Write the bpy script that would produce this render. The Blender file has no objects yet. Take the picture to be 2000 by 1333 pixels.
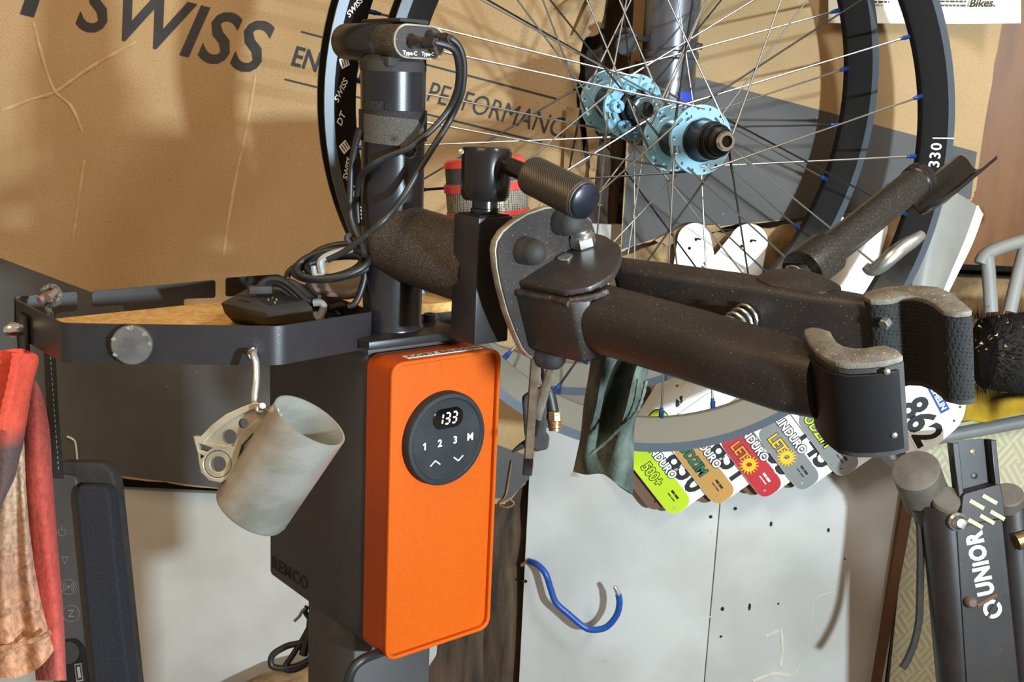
import bpy, bmesh, math, random
from mathutils import Vector, Matrix
random.seed(7)
R = math.radians
scene = bpy.context.scene
COL = scene.collection
# ------------------------------------------------------------------ camera
F, CX, CY = 2200.0, 1000.0, 666.5
PITCH, ROLL = R(12.35), R(2.55)
CAM = Vector((0, 0, 1.30))
_r = Vector((1, 0, 0)); FWD = Vector((0, math.cos(PITCH), -math.sin(PITCH)))
_d = FWD.cross(_r)
RT = math.cos(ROLL) * _r - math.sin(ROLL) * _d
DN = math.sin(ROLL) * _r + math.cos(ROLL) * _d
cam_data = bpy.data.cameras.new('camera'); cam = bpy.data.objects.new('camera', cam_data); COL.objects.link(cam)
cam_data.sensor_width = 36.0; cam_data.lens = F * 36.0 / 2000.0
cam_data.clip_start = 0.01; cam_data.clip_end = 50
mw = Matrix.Identity(4)
for i, a in enumerate((RT, -DN, -FWD)):
    for j in range(3): mw[j][i] = a[j]
mw.translation = CAM
cam.matrix_world = mw
scene.camera = cam
# ------------------------------------------------------------------ world, lights, exposure
world = bpy.data.worlds.new('world'); scene.world = world; world.use_nodes = True
bg = world.node_tree.nodes['Background']
bg.inputs[0].default_value = (1.0, 0.80, 0.60, 1); bg.inputs[1].default_value = 0.33
def area(name, loc, target, size, power, col, sy=None):
    l = bpy.data.lights.new(name, 'AREA'); l.energy = power; l.color = col; l.size = size
    if sy: l.shape = 'RECTANGLE'; l.size_y = sy
    o = bpy.data.objects.new(name, l); COL.objects.link(o); o.location = loc
    o.rotation_euler = (Vector(target) - Vector(loc)).to_track_quat('-Z', 'Y').to_euler()
    return o
area('ceiling_lamp', (1.05, 0.05, 2.35), (0.1, 1.0, 1.1), 0.22, 15, (0.94, 0.97, 1.0), 0.5)
area('wall_lamp', (0.70, -0.10, 1.20), (-0.2, 1.2, 1.3), 0.05, 25, (0.72, 0.89, 1.0))
area('warm_fill', (-0.55, 0.0, 2.25), (-0.2, 1.1, 1.1), 0.8, 9, (1.0, 0.68, 0.36))  # unseen fill light, added to tint the shaded areas warm
vs = scene.view_settings
vs.view_transform = 'Standard'; vs.look = 'None'; vs.gamma = 1.0; vs.use_curve_mapping = False
vs.exposure = 0.40
# ------------------------------------------------------------------ geometry helpers
def U(px, py, d):
    return CAM + RT * ((px - CX) / F * d) + DN * ((py - CY) / F * d) + FWD * d
def camv(x, y, z): return RT * x + DN * y + FWD * z
def onplane(px, py, p0, n):
    r = RT * ((px - CX) / F) + DN * ((py - CY) / F) + FWD
    return CAM + r * ((p0 - CAM).dot(n) / r.dot(n))
def WY(px, py, Y): return onplane(px, py, Vector((0, Y, 0)), Vector((0, 1, 0)))
class Fr:
    def __init__(s, o, x, y, z=None):
        s.o = Vector(o); s.x = Vector(x).normalized()
        y = Vector(y); s.y = (y - s.x * y.dot(s.x)).normalized()
        s.z = s.x.cross(s.y) if z is None else Vector(z).normalized()
    def p(s, a, b, c=0.0): return s.o + s.x * a + s.y * b + s.z * c
    def loc(s, w): w = w - s.o; return (w.dot(s.x), w.dot(s.y), w.dot(s.z))
    def at(s, a, b, c=0.0): return Fr(s.p(a, b, c), s.x, s.y, s.z)
    def rot(s, ang):
        c, t = math.cos(ang), math.sin(ang); return Fr(s.o, s.x * c + s.y * t, s.y * c - s.x * t, s.z)
    def px(s, pts):                       # picture points -> 2D points on this frame's x,y plane
        return [s.loc(onplane(a, b, s.o, s.z))[:2] for a, b in pts]
def cr(pts, n=8, closed=False):           # smooth spline through points
    P = [Vector(p) for p in pts]; out = []; N = len(P)
    rng = range(N if closed else N - 1)
    for i in rng:
        if closed: a, b, c, d = P[i - 1], P[i], P[(i + 1) % N], P[(i + 2) % N]
        else: a, b, c, d = P[max(i - 1, 0)], P[i], P[i + 1], P[min(i + 2, N - 1)]
        for k in range(n):
            t = k / n
            out.append(0.5 * ((2 * b) + (c - a) * t + (2 * a - 5 * b + 4 * c - d) * t * t + (3 * b - a - 3 * c + d) * t ** 3))
    if not closed: out.append(P[-1])
    return out
def circ(cx, cy, r, n=24, ry=None, a0=0):
    ry = r if ry is None else ry
    return [(cx + r * math.cos(a0 + 2 * math.pi * k / n), cy + ry * math.sin(a0 + 2 * math.pi * k / n)) for k in range(n)]
def rrect(x0, y0, x1, y1, r, n=5):
    out = []
    for (x, y, a) in ((x1 - r, y1 - r, 0), (x0 + r, y1 - r, 90), (x0 + r, y0 + r, 180), (x1 - r, y0 + r, 270)):
        for k in range(n + 1):
            t = R(a + 90 * k / n); out.append((x + r * math.cos(t), y + r * math.sin(t)))
    return out
def roundpoly(pts, r, n=4):               # polygon with rounded corners
    out = []; N = len(pts)
    for i in range(N):
        a, b, c = Vector(pts[i - 1]), Vector(pts[i]), Vector(pts[(i + 1) % N])
        l1, l2 = (a - b).length, (c - b).length; k = min(r, l1 * .45, l2 * .45)
        p, q = b + (a - b).normalized() * k, b + (c - b).normalized() * k
        for j in range(n + 1):
            t = j / n; v = p * (1 - t) ** 2 + b * 2 * t * (1 - t) + q * t * t; out.append(tuple(v))
    return out
class MB:
    def __init__(s): s.v = []; s.f = []
    def add(s, v, f):
        k = len(s.v); s.v += [Vector(p) for p in v]; s.f += [tuple(i + k for i in q) for q in f]; return s
    def box(s, fr, x0, x1, y0, y1, z0, z1):
        v = [fr.p(x, y, z) for z in (z0, z1) for y in (y0, y1) for x in (x0, x1)]
        return s.add(v, [(0, 2, 3, 1), (4, 5, 7, 6), (0, 1, 5, 4), (2, 6, 7, 3), (0, 4, 6, 2), (1, 3, 7, 5)])
    def prism(s, poly, vec):              # poly: 3D loop
        n = len(poly); vec = Vector(vec)
        v = [Vector(p) for p in poly] + [Vector(p) + vec for p in poly]
        f = [tuple(range(n))[::-1], tuple(range(n, 2 * n))] + [(i, (i + 1) % n, n + (i + 1) % n, n + i) for i in range(n)]
        return s.add(v, f)
    def fprism(s, fr, loop, z0, z1): return s.prism([fr.p(a, b, z0) for a, b in loop], fr.z * (z1 - z0))
    def rings(s, rs, caps=True, closed=False):
        n = len(rs[0]); v = [p for r in rs for p in r]; f = []; m = len(rs)
        for i in range(m if closed else m - 1):
            for j in range(n):
                a, b = i * n, ((i + 1) % m) * n
                f.append((a + j, a + (j + 1) % n, b + (j + 1) % n, b + j))
        if caps and not closed: f += [tuple(range(n))[::-1], tuple(range((m - 1) * n, m * n))]
        return s.add(v, f)
    def tube(s, pts, r, n=10, caps=True, closed=False):
        P = [Vector(p) for p in pts]; m = len(P); rr = r if isinstance(r, (list, tuple)) else [r] * m
        rs = []; up = None
        for i in range(m):
            if closed: t = (P[(i + 1) % m] - P[i - 1])
            else: t = P[min(i + 1, m - 1)] - P[max(i - 1, 0)]
            t.normalize()
            if up is None:
                up = Vector((0, 0, 1)) if abs(t.z) < .9 else Vector((1, 0, 0))
            a = up - t * up.dot(t); a.normalize(); b = t.cross(a); up = a
            rs.append([P[i] + (a * math.cos(2 * math.pi * k / n) + b * math.sin(2 * math.pi * k / n)) * rr[i] for k in range(n)])
        return s.rings(rs, caps, closed)
    def lathe(s, fr, prof, n=28, caps=True, closed=False):     # prof: (radius, height) along fr.z
        rs = [[fr.p(r * math.cos(2 * math.pi * k / n), r * math.sin(2 * math.pi * k / n), h) for k in range(n)] for r, h in prof]
        return s.rings(rs, caps, closed)
    def cyl(s, p, q, r, n=20, r2=None): return s.tube([p, q], [r, r if r2 is None else r2], n)
    def shape(s, fr, loops, z0, z1, bevel=0.0):  # flat shape with holes (first loop outer), extruded z0..z1
        c = bpy.data.curves.new('c', 'CURVE'); c.dimensions = '2D'; c.fill_mode = 'BOTH'
        t = (z1 - z0) / 2; c.extrude = max(t - bevel, 0); c.bevel_depth = bevel; c.bevel_resolution = 1; c.offset = -bevel
        for lp in loops:
            sp = c.splines.new('POLY'); sp.points.add(len(lp) - 1); sp.use_cyclic_u = True
            for q, (a, b) in zip(sp.points, lp): q.co = (a, b, 0, 1)
        return s._curve(c, fr, (z0 + z1) / 2)
    def _curve(s, c, fr, zc):
        o = bpy.data.objects.new('c', c); me = bpy.data.meshes.new_from_object(o)
        s.add([fr.p(v.co.x, v.co.y, v.co.z + zc) for v in me.vertices], [tuple(p.vertices) for p in me.polygons])
        bpy.data.objects.remove(o); bpy.data.curves.remove(c); bpy.data.meshes.remove(me); return s
    def text(s, fr, txt, size, z0=0.0, th=0.0002, bold=0.0, shear=0.0, ax='LEFT', ay='BOTTOM_BASELINE', sx=1.0, space=1.0):
        c = bpy.data.curves.new('t', 'FONT'); c.body = txt; c.size = size; c.extrude = th / 2; c.offset = bold; c.shear = shear
        c.align_x = ax; c.align_y = ay; c.resolution_u = 3; c.space_character = space
        f2 = Fr(fr.o, fr.x, fr.y, fr.z)
        o = bpy.data.objects.new('t', c); me = bpy.data.meshes.new_from_object(o)
        s.add([f2.p(v.co.x * sx, v.co.y, v.co.z + z0 + th / 2) for v in me.vertices], [tuple(p.vertices) for p in me.polygons])
        bpy.data.objects.remove(o); bpy.data.curves.remove(c); bpy.data.meshes.remove(me); return s
    def build(s, name, mat, parent=None, bevel=0, seg=2, smooth=40, label=None, weld=False, off=None):
        off = (root_of(parent) if parent else Vector((0, 0, 0))) if off is None else off
        if parent is None and off.length == 0 and s.v:
            mn = Vector((min(p.x for p in s.v), min(p.y for p in s.v), min(p.z for p in s.v)))
            mx = Vector((max(p.x for p in s.v), max(p.y for p in s.v), max(p.z for p in s.v)))
            off = (mn + mx) / 2; off.z = mn.z
        me = bpy.data.meshes.new(name); me.from_pydata([p - off for p in s.v], [], s.f)
        bm = bmesh.new(); bm.from_mesh(me)
        if weld: bmesh.ops.remove_doubles(bm, verts=bm.verts, dist=1e-6)
        bmesh.ops.recalc_face_normals(bm, faces=bm.faces)
        if bevel:
            ed = [e for e in bm.edges if len(e.link_faces) == 2 and e.calc_face_angle(0) > R(35)]
            bmesh.ops.bevel(bm, geom=ed, offset=bevel, segments=seg, profile=0.5, affect='EDGES', clamp_overlap=True)
        bm.to_mesh(me); bm.free()
        if smooth:
            me.shade_smooth(); me.set_sharp_from_angle(angle=R(smooth))
        me.materials.append(M[mat] if isinstance(mat, str) else mat)
        o = bpy.data.objects.new(name, me); COL.objects.link(o)
        if parent: o.parent = parent
        else: o.location = off
        if label: o['label'] = label
        return o
ROOT = {}
def root_of(o):
    while o.parent: o = o.parent
    return o.location.copy()
def tag(o, label, cat, group=None, kind=None):
    o['label'] = label
    if cat: o['category'] = cat
    if group: o['group'] = group
    if kind: o['kind'] = kind
    return o
def thing(name, loc, label, cat, group=None):
    o = bpy.data.objects.new(name, None); COL.objects.link(o); o.location = loc; o.empty_display_size = .02
    return tag(o, label, cat, group)
def struct(o): o['kind'] = 'structure'; return o
def grid_sheet(rows, n=6, th=0.0015):      # rows of 3D points -> smooth sheet with thickness
    g = [cr(r, n) for r in rows]; cols = list(zip(*g)); g2 = [cr(c, n) for c in cols]
    nu, nv = len(g2), len(g2[0]); mb = MB()
    nor = []
    for i in range(nu):
        for j in range(nv):
            a = g2[min(i + 1, nu - 1)][j] - g2[max(i - 1, 0)][j]; b = g2[i][min(j + 1, nv - 1)] - g2[i][max(j - 1, 0)]
            nn = a.cross(b); nor.append(nn.normalized() if nn.length > 1e-12 else Vector((0, -1, 0)))
    P = [g2[i][j] for i in range(nu) for j in range(nv)]
    v = P + [p + q * th for p, q in zip(P, nor)]; K = len(P); f = []
    for i in range(nu - 1):
        for j in range(nv - 1):
            a, b, c, d = i * nv + j, i * nv + j + 1, (i + 1) * nv + j + 1, (i + 1) * nv + j
            f += [(a, b, c, d), (a + K, d + K, c + K, b + K)]
    for j in range(nv - 1):
        f += [(j, j + K, j + 1 + K, j + 1)]; e = (nu - 1) * nv; f += [(e + j, e + j + 1, e + j + 1 + K, e + j + K)]
    for i in range(nu - 1):
        a, b = i * nv, (i + 1) * nv; f += [(a, b, b + K, a + K)]; a, b = a + nv - 1, b + nv - 1; f += [(a, a + K, b + K, b)]
    return mb.add(v, f)
# ------------------------------------------------------------------ materials
M = {}
def srgb(h):
    c = [int(h[i:i + 2], 16) / 255 for i in (0, 2, 4)]
    return tuple(x / 12.92 if x <= .04045 else ((x + .055) / 1.055) ** 2.4 for x in c) + (1,)
def mat(name, col, rough=.5, metal=0.0, col2=None, scale=40, lo=.4, hi=.6, bump=0.0, bscale=None, emit=0, spec=None, stretch=None, detail=4, specks=None, wave=None, alpha=None, coat=0):
    m = bpy.data.materials.new(name); m.use_nodes = True; nt = m.node_tree; N = nt.nodes; L = nt.links
    b = N['Principled BSDF']; c = srgb(col) if isinstance(col, str) else col
    b.inputs['Base Color'].default_value = c; b.inputs['Roughness'].default_value = rough; b.inputs['Metallic'].default_value = metal
    if spec is not None: b.inputs['Specular IOR Level'].default_value = spec
    if coat: b.inputs['Coat Weight'].default_value = coat; b.inputs['Coat Roughness'].default_value = .15
    tc = N.new('ShaderNodeTexCoord'); vec = tc.outputs['Object']
    if stretch:
        mp = N.new('ShaderNodeMapping'); mp.inputs['Scale'].default_value = stretch; L.new(vec, mp.inputs['Vector']); vec = mp.outputs['Vector']
    colout = None
    if col2 is not None:
        n = N.new('ShaderNodeTexNoise'); n.inputs['Scale'].default_value = scale; n.inputs['Detail'].default_value = detail; L.new(vec, n.inputs['Vector'])
        r = N.new('ShaderNodeMapRange'); r.inputs['From Min'].default_value = lo; r.inputs['From Max'].default_value = hi; L.new(n.outputs['Fac'], r.inputs['Value'])
        mx = N.new('ShaderNodeMix'); mx.data_type = 'RGBA'; mx.inputs[6].default_value = c; mx.inputs[7].default_value = srgb(col2) if isinstance(col2, str) else col2
        L.new(r.outputs['Result'], mx.inputs['Factor']); colout = mx.outputs[2]
    if specks:                                   # (colour, scale, threshold)
        sc, ss, st = specks
        n = N.new('ShaderNodeTexNoise'); n.inputs['Scale'].default_value = ss; n.inputs['Detail'].default_value = 2; L.new(tc.outputs['Object'], n.inputs['Vector'])
        r = N.new('ShaderNodeMapRange'); r.inputs['From Min'].default_value = st; r.inputs['From Max'].default_value = st + .06; L.new(n.outputs['Fac'], r.inputs['Value'])
        mx = N.new('ShaderNodeMix'); mx.data_type = 'RGBA'; mx.inputs[7].default_value = srgb(sc)
        if colout: L.new(colout, mx.inputs[6])
        else: mx.inputs[6].default_value = c
        L.new(r.outputs['Result'], mx.inputs['Factor']); colout = mx.outputs[2]
    if colout: L.new(colout, b.inputs['Base Color'])
    if bump:
        n = N.new('ShaderNodeTexNoise'); n.inputs['Scale'].default_value = bscale or scale * 3; n.inputs['Detail'].default_value = 3; L.new(vec, n.inputs['Vector'])
        bp = N.new('ShaderNodeBump'); bp.inputs['Strength'].default_value = bump; bp.inputs['Distance'].default_value = .001
        L.new(n.outputs['Fac'], bp.inputs['Height']); L.new(bp.outputs['Normal'], b.inputs['Normal'])
    if emit:
        b.inputs['Emission Color'].default_value = c; b.inputs['Emission Strength'].default_value = emit
    M[name] = m; return m
mat('orange', 'BC5004', .42, col2='B84D04', scale=300, bump=.05, bscale=900, spec=.35)
mat('black_coat', '201E20', .36, col2='232022', scale=60, bump=.12, bscale=1800)
mat('box_black', '3E3B3B', .5, col2='423F3F', scale=30, bump=.08, bscale=1800)
mat('dusty_black', '2A2523', .42, col2='322B28', scale=25, specks=('8A7C68', 900, .68), bump=.12, bscale=1600)
mat('dusty_grey', '332F2C', .55, col2='4A443C', scale=500, lo=.42, hi=.75, specks=('9A8E78', 1500, .63), bump=.12, bscale=1500)
mat('gloss_black', '161414', .22, col2='1C1918', scale=30)
mat('tube_black', '18171B', .28, col2='1F1E22', scale=14, specks=('5A5650', 700, .72), bump=.05, bscale=1500)
mat('rubber', '262322', .75, col2='302B28', scale=60, bump=.3, bscale=700)
mat('rubber_top', '5A544A', .85, col2='6C6557', scale=140, specks=('A09680', 500, .66), bump=.3, bscale=700)
mat('flap_black', '15120F', .6, bump=.5, bscale=500)
mat('cap_black', '1B2030', .3, col2='14161D', scale=40)
mat('dark_hole', '050505', .9)
mat('panel_black', '181A1D', .5, col2='26282B', scale=35, lo=.45, hi=.7, specks=('6E6A60', 60, .74))
mat('ring_black', '1B1D21', .6, bump=.5, bscale=1500)
mat('glass_black', '0C0B0A', .12)
mat('display', 'FFFFFF', .5, emit=1.3)
mat('white_ink', 'F2F0EA', .5)
mat('black_ink', '161412', .5)
mat('letter_dark', '080808', .55)
mat('label_white', 'EFE9DC', .45)
mat('zinc', 'C9C8C2', .3, .9, col2='A8A69E', scale=80)
mat('plate_edge', 'B9B29E', .38, .7, col2='98917F', scale=60)
mat('chrome', 'E8E6E2', .12, 1.0)
mat('alu_satin', 'C2BFB6', .4, .7, col2='ACA99F', scale=30, bump=.14, bscale=420, stretch=(1, 1, 1.8), specks=('8A867C', 60, .76))
mat('alu_cast', 'B5AC96', .45, .7, col2='9A917C', scale=40)
mat('alu_wire', 'D2D0C8', .3, .8, bump=.4, bscale=200)
mat('weld_white', 'E5DFCF', .4, .4, bump=.6, bscale=250)
mat('spoke_steel', 'A8A49C', .32, 1.0)
mat('nipple_blue', '183C78', .4, .5)
mat('rim_black', '151312', .45, 0, col2='191615', scale=20, bump=.05, bscale=1200, spec=.3)
mat('rim_bead', '4C535B', .4, .2)  # lighter than the rim: the reflection along its lip is put into the colour
mat('spoke_dark', '2A2826', .35, .6)
mat('fold_highlight', 'C4A57A', .85, col2='B39468', scale=60)  # paler than the board: highlight on the creases painted into the colour
mat('hub_blue', '9CD3EE', .22, .6, col2='B4E2F4', scale=30)
mat('hub_grey', '3A444C', .25, .7)
mat('hub_black', '15130F', .35, .2)
mat('cardboard', 'B0926A', .85, col2='A2845A', scale=6, lo=.35, hi=.7, specks=('9A7C52', 520, .57), bump=.3, bscale=420)
mat('cardboard_right', 'AE9068', .85, col2='A4865E', scale=8, lo=.35, hi=.7, specks=('9C8058', 520, .58), bump=.2, bscale=420)
mat('cardboard_core', 'A5885F', .9, col2='6F5536', scale=40, lo=.35, hi=.65, bump=.8, bscale=160)
mat('ink_grey', '4A4846', .75, col2='545250', scale=8, specks=('7F7C76', 60, .74), bump=.12, bscale=300)
mat('ink_text', '2C2A2B', .7, col2='343233', scale=20)
mat('ink_teal', '2B3233', .7)
mat('wall_white', 'C0BEB8', .6, col2='B2AFA8', scale=7, specks=('8E877A', 26, .74), bump=.2, bscale=60)
mat('wood_old', '5C4733', .85, col2='2E2219', scale=7, lo=.35, hi=.65, stretch=(9, 9, 1.2), bump=.7, bscale=60)
mat('wood_dark', '1B130E', .9, col2='2C2018', scale=12)
mat('wood_brown', '8A5A2E', .5, col2='7A4E26', scale=9, stretch=(6, 6, 1))
mat('chipboard', 'CDA564', .8, col2='B58C4C', scale=170, lo=.4, hi=.62, specks=('7C5C2E', 210, .68), bump=.2, bscale=400)
mat('floor_concrete', '6E6A64', .8, col2='5C5853', scale=5)
mat('paper', 'E6E1D2', .7, col2='DCD6C4', scale=5)
mat('cloth_green', '2F3831', .9, col2='6C776B', scale=30, lo=.42, hi=.72, bump=.6, bscale=500)
mat('yellow_cloth', 'A98A14', .85, col2='8A6E10', scale=20, bump=.4, bscale=200)
mat('cable', '1F1D1C', .45, specks=('6A655C', 900, .7))
mat('red_plastic', 'D2423A', .35, col2='C43A34', scale=60)
mat('mesh_black', '1C1A19', .45)
mat('mesh_wire', 'A39A8A', .4, .6)
mat('grey_plastic', '8C8C88', .5, col2='7E7E7A', scale=12)
mat('strap', '141213', .8, col2='2C2927', scale=900, lo=.5, hi=.65, bump=.6, bscale=1500)
mat('strap_velcro', '544E46', .8, col2='2E2B28', scale=1900, lo=.4, hi=.6, bump=.8, bscale=1500)
mat('hook_blue', '1F4C98', .35, bump=.2, bscale=200)
mat('brass', 'C9A877', .25, .9)
mat('soft_tip', '6A5348', .7)
mat('bristle', '1F1B18', .9)
mat('straw', 'B89B6A', .8)
mat('cream_print', 'BEB58F', .5)
mat('fork_grey', '6E7078', .28, .7, col2='5A5C64', scale=10)
mat('fork_black', '241F1D', .4, .1, col2='2E2826', scale=14, specks=('6F6250', 500, .72))
mat('blue_sticker', '2E45A8', .4)
mat('wall_scar', 'CBC2B0', .7)
mat('handle_metal', '45403C', .32, .7, col2='38342F', scale=700, specks=('8C857A', 1200, .64), bump=.1, bscale=1500)
mat('jaw_black', '121011', .5, bump=.08, bscale=1800, spec=.3)
mat('edge_wood', '5E4028', .6)
# ------------------------------------------------------------------ special materials
def hatch_mat(name, c1, c2, s):              # pressed basket-weave hatch on a sheet panel
    m = mat(name, c1, .5); nt = m.node_tree; N = nt.nodes; L = nt.links; b = N['Principled BSDF']
    tc = N.new('ShaderNodeTexCoord')
    ck = N.new('ShaderNodeTexChecker'); ck.inputs['Scale'].default_value = s
    mp = N.new('ShaderNodeMapping'); mp.inputs['Rotation'].default_value = (0, R(25), 0); L.new(tc.outputs['Object'], mp.inputs['Vector'])
    L.new(mp.outputs['Vector'], ck.inputs['Vector'])
    ws = []
    for ang in (R(35), R(-35)):
        q = N.new('ShaderNodeMapping'); q.inputs['Rotation'].default_value = (0, ang, 0); L.new(tc.outputs['Object'], q.inputs['Vector'])
        w = N.new('ShaderNodeTexWave'); w.wave_type = 'BANDS'; w.bands_direction = 'X'; w.inputs['Scale'].default_value = s * 1.1; w.inputs['Distortion'].default_value = .3
        L.new(q.outputs['Vector'], w.inputs['Vector']); ws.append(w)
    mx = N.new('ShaderNodeMix'); mx.data_type = 'FLOAT'; L.new(ck.outputs['Fac'], mx.inputs['Factor']); L.new(ws[0].outputs['Fac'], mx.inputs[2]); L.new(ws[1].outputs['Fac'], mx.inputs[3])
    cm = N.new('ShaderNodeMix'); cm.data_type = 'RGBA'; cm.inputs[6].default_value = srgb(c1); cm.inputs[7].default_value = srgb(c2); L.new(mx.outputs[0], cm.inputs['Factor'])
    L.new(cm.outputs[2], b.inputs['Base Color'])
    bp = N.new('ShaderNodeBump'); bp.inputs['Strength'].default_value = .5; bp.inputs['Distance'].default_value = .001; L.new(mx.outputs[0], bp.inputs['Height']); L.new(bp.outputs['Normal'], b.inputs['Normal'])
hatch_mat('hatch_sheet', 'AFA787', 'C2BB9E', 34)
def zramp_mat(name, stops, axis=2, noise=.0, nscale=60, rough=.9, bump=.9, bscale=240, dark=.8):   # dyed cloth: colour bands along its length
    m = mat(name, '808080', rough, bump=bump, bscale=bscale); nt = m.node_tree; N = nt.nodes; L = nt.links; b = N['Principled BSDF']
    tc = N.new('ShaderNodeTexCoord'); sp = N.new('ShaderNodeSeparateXYZ'); L.new(tc.outputs['Object'], sp.inputs[0])
    n = N.new('ShaderNodeTexNoise'); n.inputs['Scale'].default_value = nscale; L.new(tc.outputs['Object'], n.inputs['Vector'])
    ma = N.new('ShaderNodeMath'); ma.operation = 'MULTIPLY_ADD'; ma.inputs[1].default_value = noise; L.new(n.outputs['Fac'], ma.inputs[0]); L.new(sp.outputs[axis], ma.inputs[2])
    lo, hi = stops[0][0], stops[-1][0]
    mr = N.new('ShaderNodeMapRange'); mr.inputs['From Min'].default_value = lo; mr.inputs['From Max'].default_value = hi; L.new(ma.outputs[0], mr.inputs['Value'])
    r = N.new('ShaderNodeValToRGB'); e = r.color_ramp.elements
    while len(e) < len(stops): e.new(.5)
    for k, (z, c) in enumerate(stops): e[k].position = (z - lo) / (hi - lo); e[k].color = srgb(c)
    L.new(mr.outputs['Result'], r.inputs['Fac'])
    n2 = N.new('ShaderNodeTexNoise'); n2.inputs['Scale'].default_value = nscale * 2.2; n2.inputs['Detail'].default_value = 6; n2.inputs['Distortion'].default_value = 1.5; L.new(tc.outputs['Object'], n2.inputs['Vector'])
    m2 = N.new('ShaderNodeMapRange'); m2.inputs['From Min'].default_value = .35; m2.inputs['From Max'].default_value = .62; m2.inputs['To Min'].default_value = dark; L.new(n2.outputs['Fac'], m2.inputs['Value'])
    mm = N.new('ShaderNodeMix'); mm.data_type = 'RGBA'; mm.blend_type = 'MULTIPLY'; mm.inputs['Factor'].default_value = 1; L.new(r.outputs['Color'], mm.inputs[6]); L.new(m2.outputs['Result'], mm.inputs[7])
    L.new(mm.outputs[2], b.inputs['Base Color'])
mat('knurl', '4A443C', .4, .5, bump=.0); 
def weave_mat(name, c1, c2, scale, rough=.5, metal=.3):
    m = mat(name, c1, rough, metal); nt = m.node_tree; N = nt.nodes; L = nt.links; b = N['Principled BSDF']
    tc = N.new('ShaderNodeTexCoord'); ck = N.new('ShaderNodeTexVoronoi'); ck.inputs['Scale'].default_value = scale; ck.inputs['Randomness'].default_value = .15
    L.new(tc.outputs['Object'], ck.inputs['Vector'])
    mr = N.new('ShaderNodeMapRange'); mr.inputs['From Min'].default_value = .25; mr.inputs['From Max'].default_value = .45; L.new(ck.outputs['Distance'], mr.inputs['Value'])
    cm = N.new('ShaderNodeMix'); cm.data_type = 'RGBA'; cm.inputs[6].default_value = srgb(c1); cm.inputs[7].default_value = srgb(c2); L.new(mr.outputs['Result'], cm.inputs['Factor']); L.new(cm.outputs[2], b.inputs['Base Color'])
    bp = N.new('ShaderNodeBump'); bp.inputs['Strength'].default_value = .6; bp.inputs['Distance'].default_value = .0006; L.new(mr.outputs['Result'], bp.inputs['Height']); L.new(bp.outputs['Normal'], b.inputs['Normal'])
weave_mat('speaker_mesh', '2A2622', '8E8676', 520)
mat('speaker_cloth', '12121A', .8, col2='272834', scale=1300, lo=.45, hi=.6, bump=.6, bscale=1500)
weave_mat('pad_texture', '0D0B0A', '171412', 420, .85, 0)
def rim_sheen_mat():                                # reflected light on a rim's lower arc, painted as a paler tone
    m = mat('rim_sheen', '0F0D0D', .75, spec=.12); nt = m.node_tree; N = nt.nodes; L = nt.links; b = N['Principled BSDF']
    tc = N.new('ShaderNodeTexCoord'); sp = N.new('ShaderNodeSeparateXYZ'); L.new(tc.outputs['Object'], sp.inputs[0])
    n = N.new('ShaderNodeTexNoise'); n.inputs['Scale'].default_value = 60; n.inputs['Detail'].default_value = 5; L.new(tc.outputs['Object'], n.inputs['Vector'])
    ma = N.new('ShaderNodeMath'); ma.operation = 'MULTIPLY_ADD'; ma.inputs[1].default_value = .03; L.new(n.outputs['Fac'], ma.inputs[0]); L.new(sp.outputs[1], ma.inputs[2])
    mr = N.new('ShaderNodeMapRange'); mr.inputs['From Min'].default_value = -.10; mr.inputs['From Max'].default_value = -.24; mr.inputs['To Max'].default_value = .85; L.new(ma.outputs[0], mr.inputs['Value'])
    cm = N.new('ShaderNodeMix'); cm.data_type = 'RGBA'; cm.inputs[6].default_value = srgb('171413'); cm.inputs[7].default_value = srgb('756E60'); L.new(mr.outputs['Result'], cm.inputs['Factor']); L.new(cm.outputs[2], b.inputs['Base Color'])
rim_sheen_mat()
# ------------------------------------------------------------------ the setting
YW = 1.385
WF = Fr((0, YW, 0), (1, 0, 0), (0, 0, 1))            # wall frame: x right, y up, z towards the camera
ID = Fr((0, 0, 0), (1, 0, 0), (0, 1, 0))
def X(px, py=1000, Y=YW): return WY(px, py, Y).x
def Z(py, px=1000, Y=YW): return WY(px, py, Y).z
fl = struct(MB().box(ID, -2.2, 2.2, -1.6, 2.2, -.05, 0).build('floor', 'floor_concrete', off=Vector((0, 0, -.05))))
wb = struct(MB().box(ID, -2.2, 2.2, 1.80, 1.85, 0, 2.7).build('wall_back', 'wood_dark', off=Vector((0, 1.8, 0))))
def panel(x0, x1, z0, z1): return MB().box(ID, x0, x1, YW, YW + .012, z0, z1).build('panel', 'wall_white', wb, bevel=.0008)
panel(X(-300), X(862), 0.05, Z(961, 330)); panel(X(1030), X(1404), 0.05, Z(430)); panel(X(1404) + .0012, X(1770), 0.05, Z(430))
# rough wooden post between the panels
po = thing('wooden_post', (X(950), 1.42, 0), 'rough dark wooden post between the white wall boards', 'post')
def rough_plank(x0, x1, y0, y1, z0, z1, amp, nz=40):
    rs = []
    for k in range(nz + 1):
        z = z0 + (z1 - z0) * k / nz; j = lambda: random.uniform(-amp, amp)
        rs.append([Vector((x0 + j(), y0 + j(), z)), Vector(((x0 + x1) / 2 + j(), y0 + j() - amp, z)), Vector((x1 + j(), y0 + j(), z)), Vector((x1, y1, z)), Vector((x0, y1, z))])
    return MB().rings(rs)
rough_plank(X(840), X(958), 1.385, 1.46, 0, 2.1, .0035).build('plank', 'wood_old', po, smooth=0)
rough_plank(X(958), X(1036), 1.405, 1.46, 0, 2.1, .006).build('plank', 'wood_old', po, smooth=0)
rough_plank(X(1150, 100), X(1225, 100), 1.400, 1.46, Z(520), 2.1, .005, 24).build('plank', 'wood_old', po, smooth=0)
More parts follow.
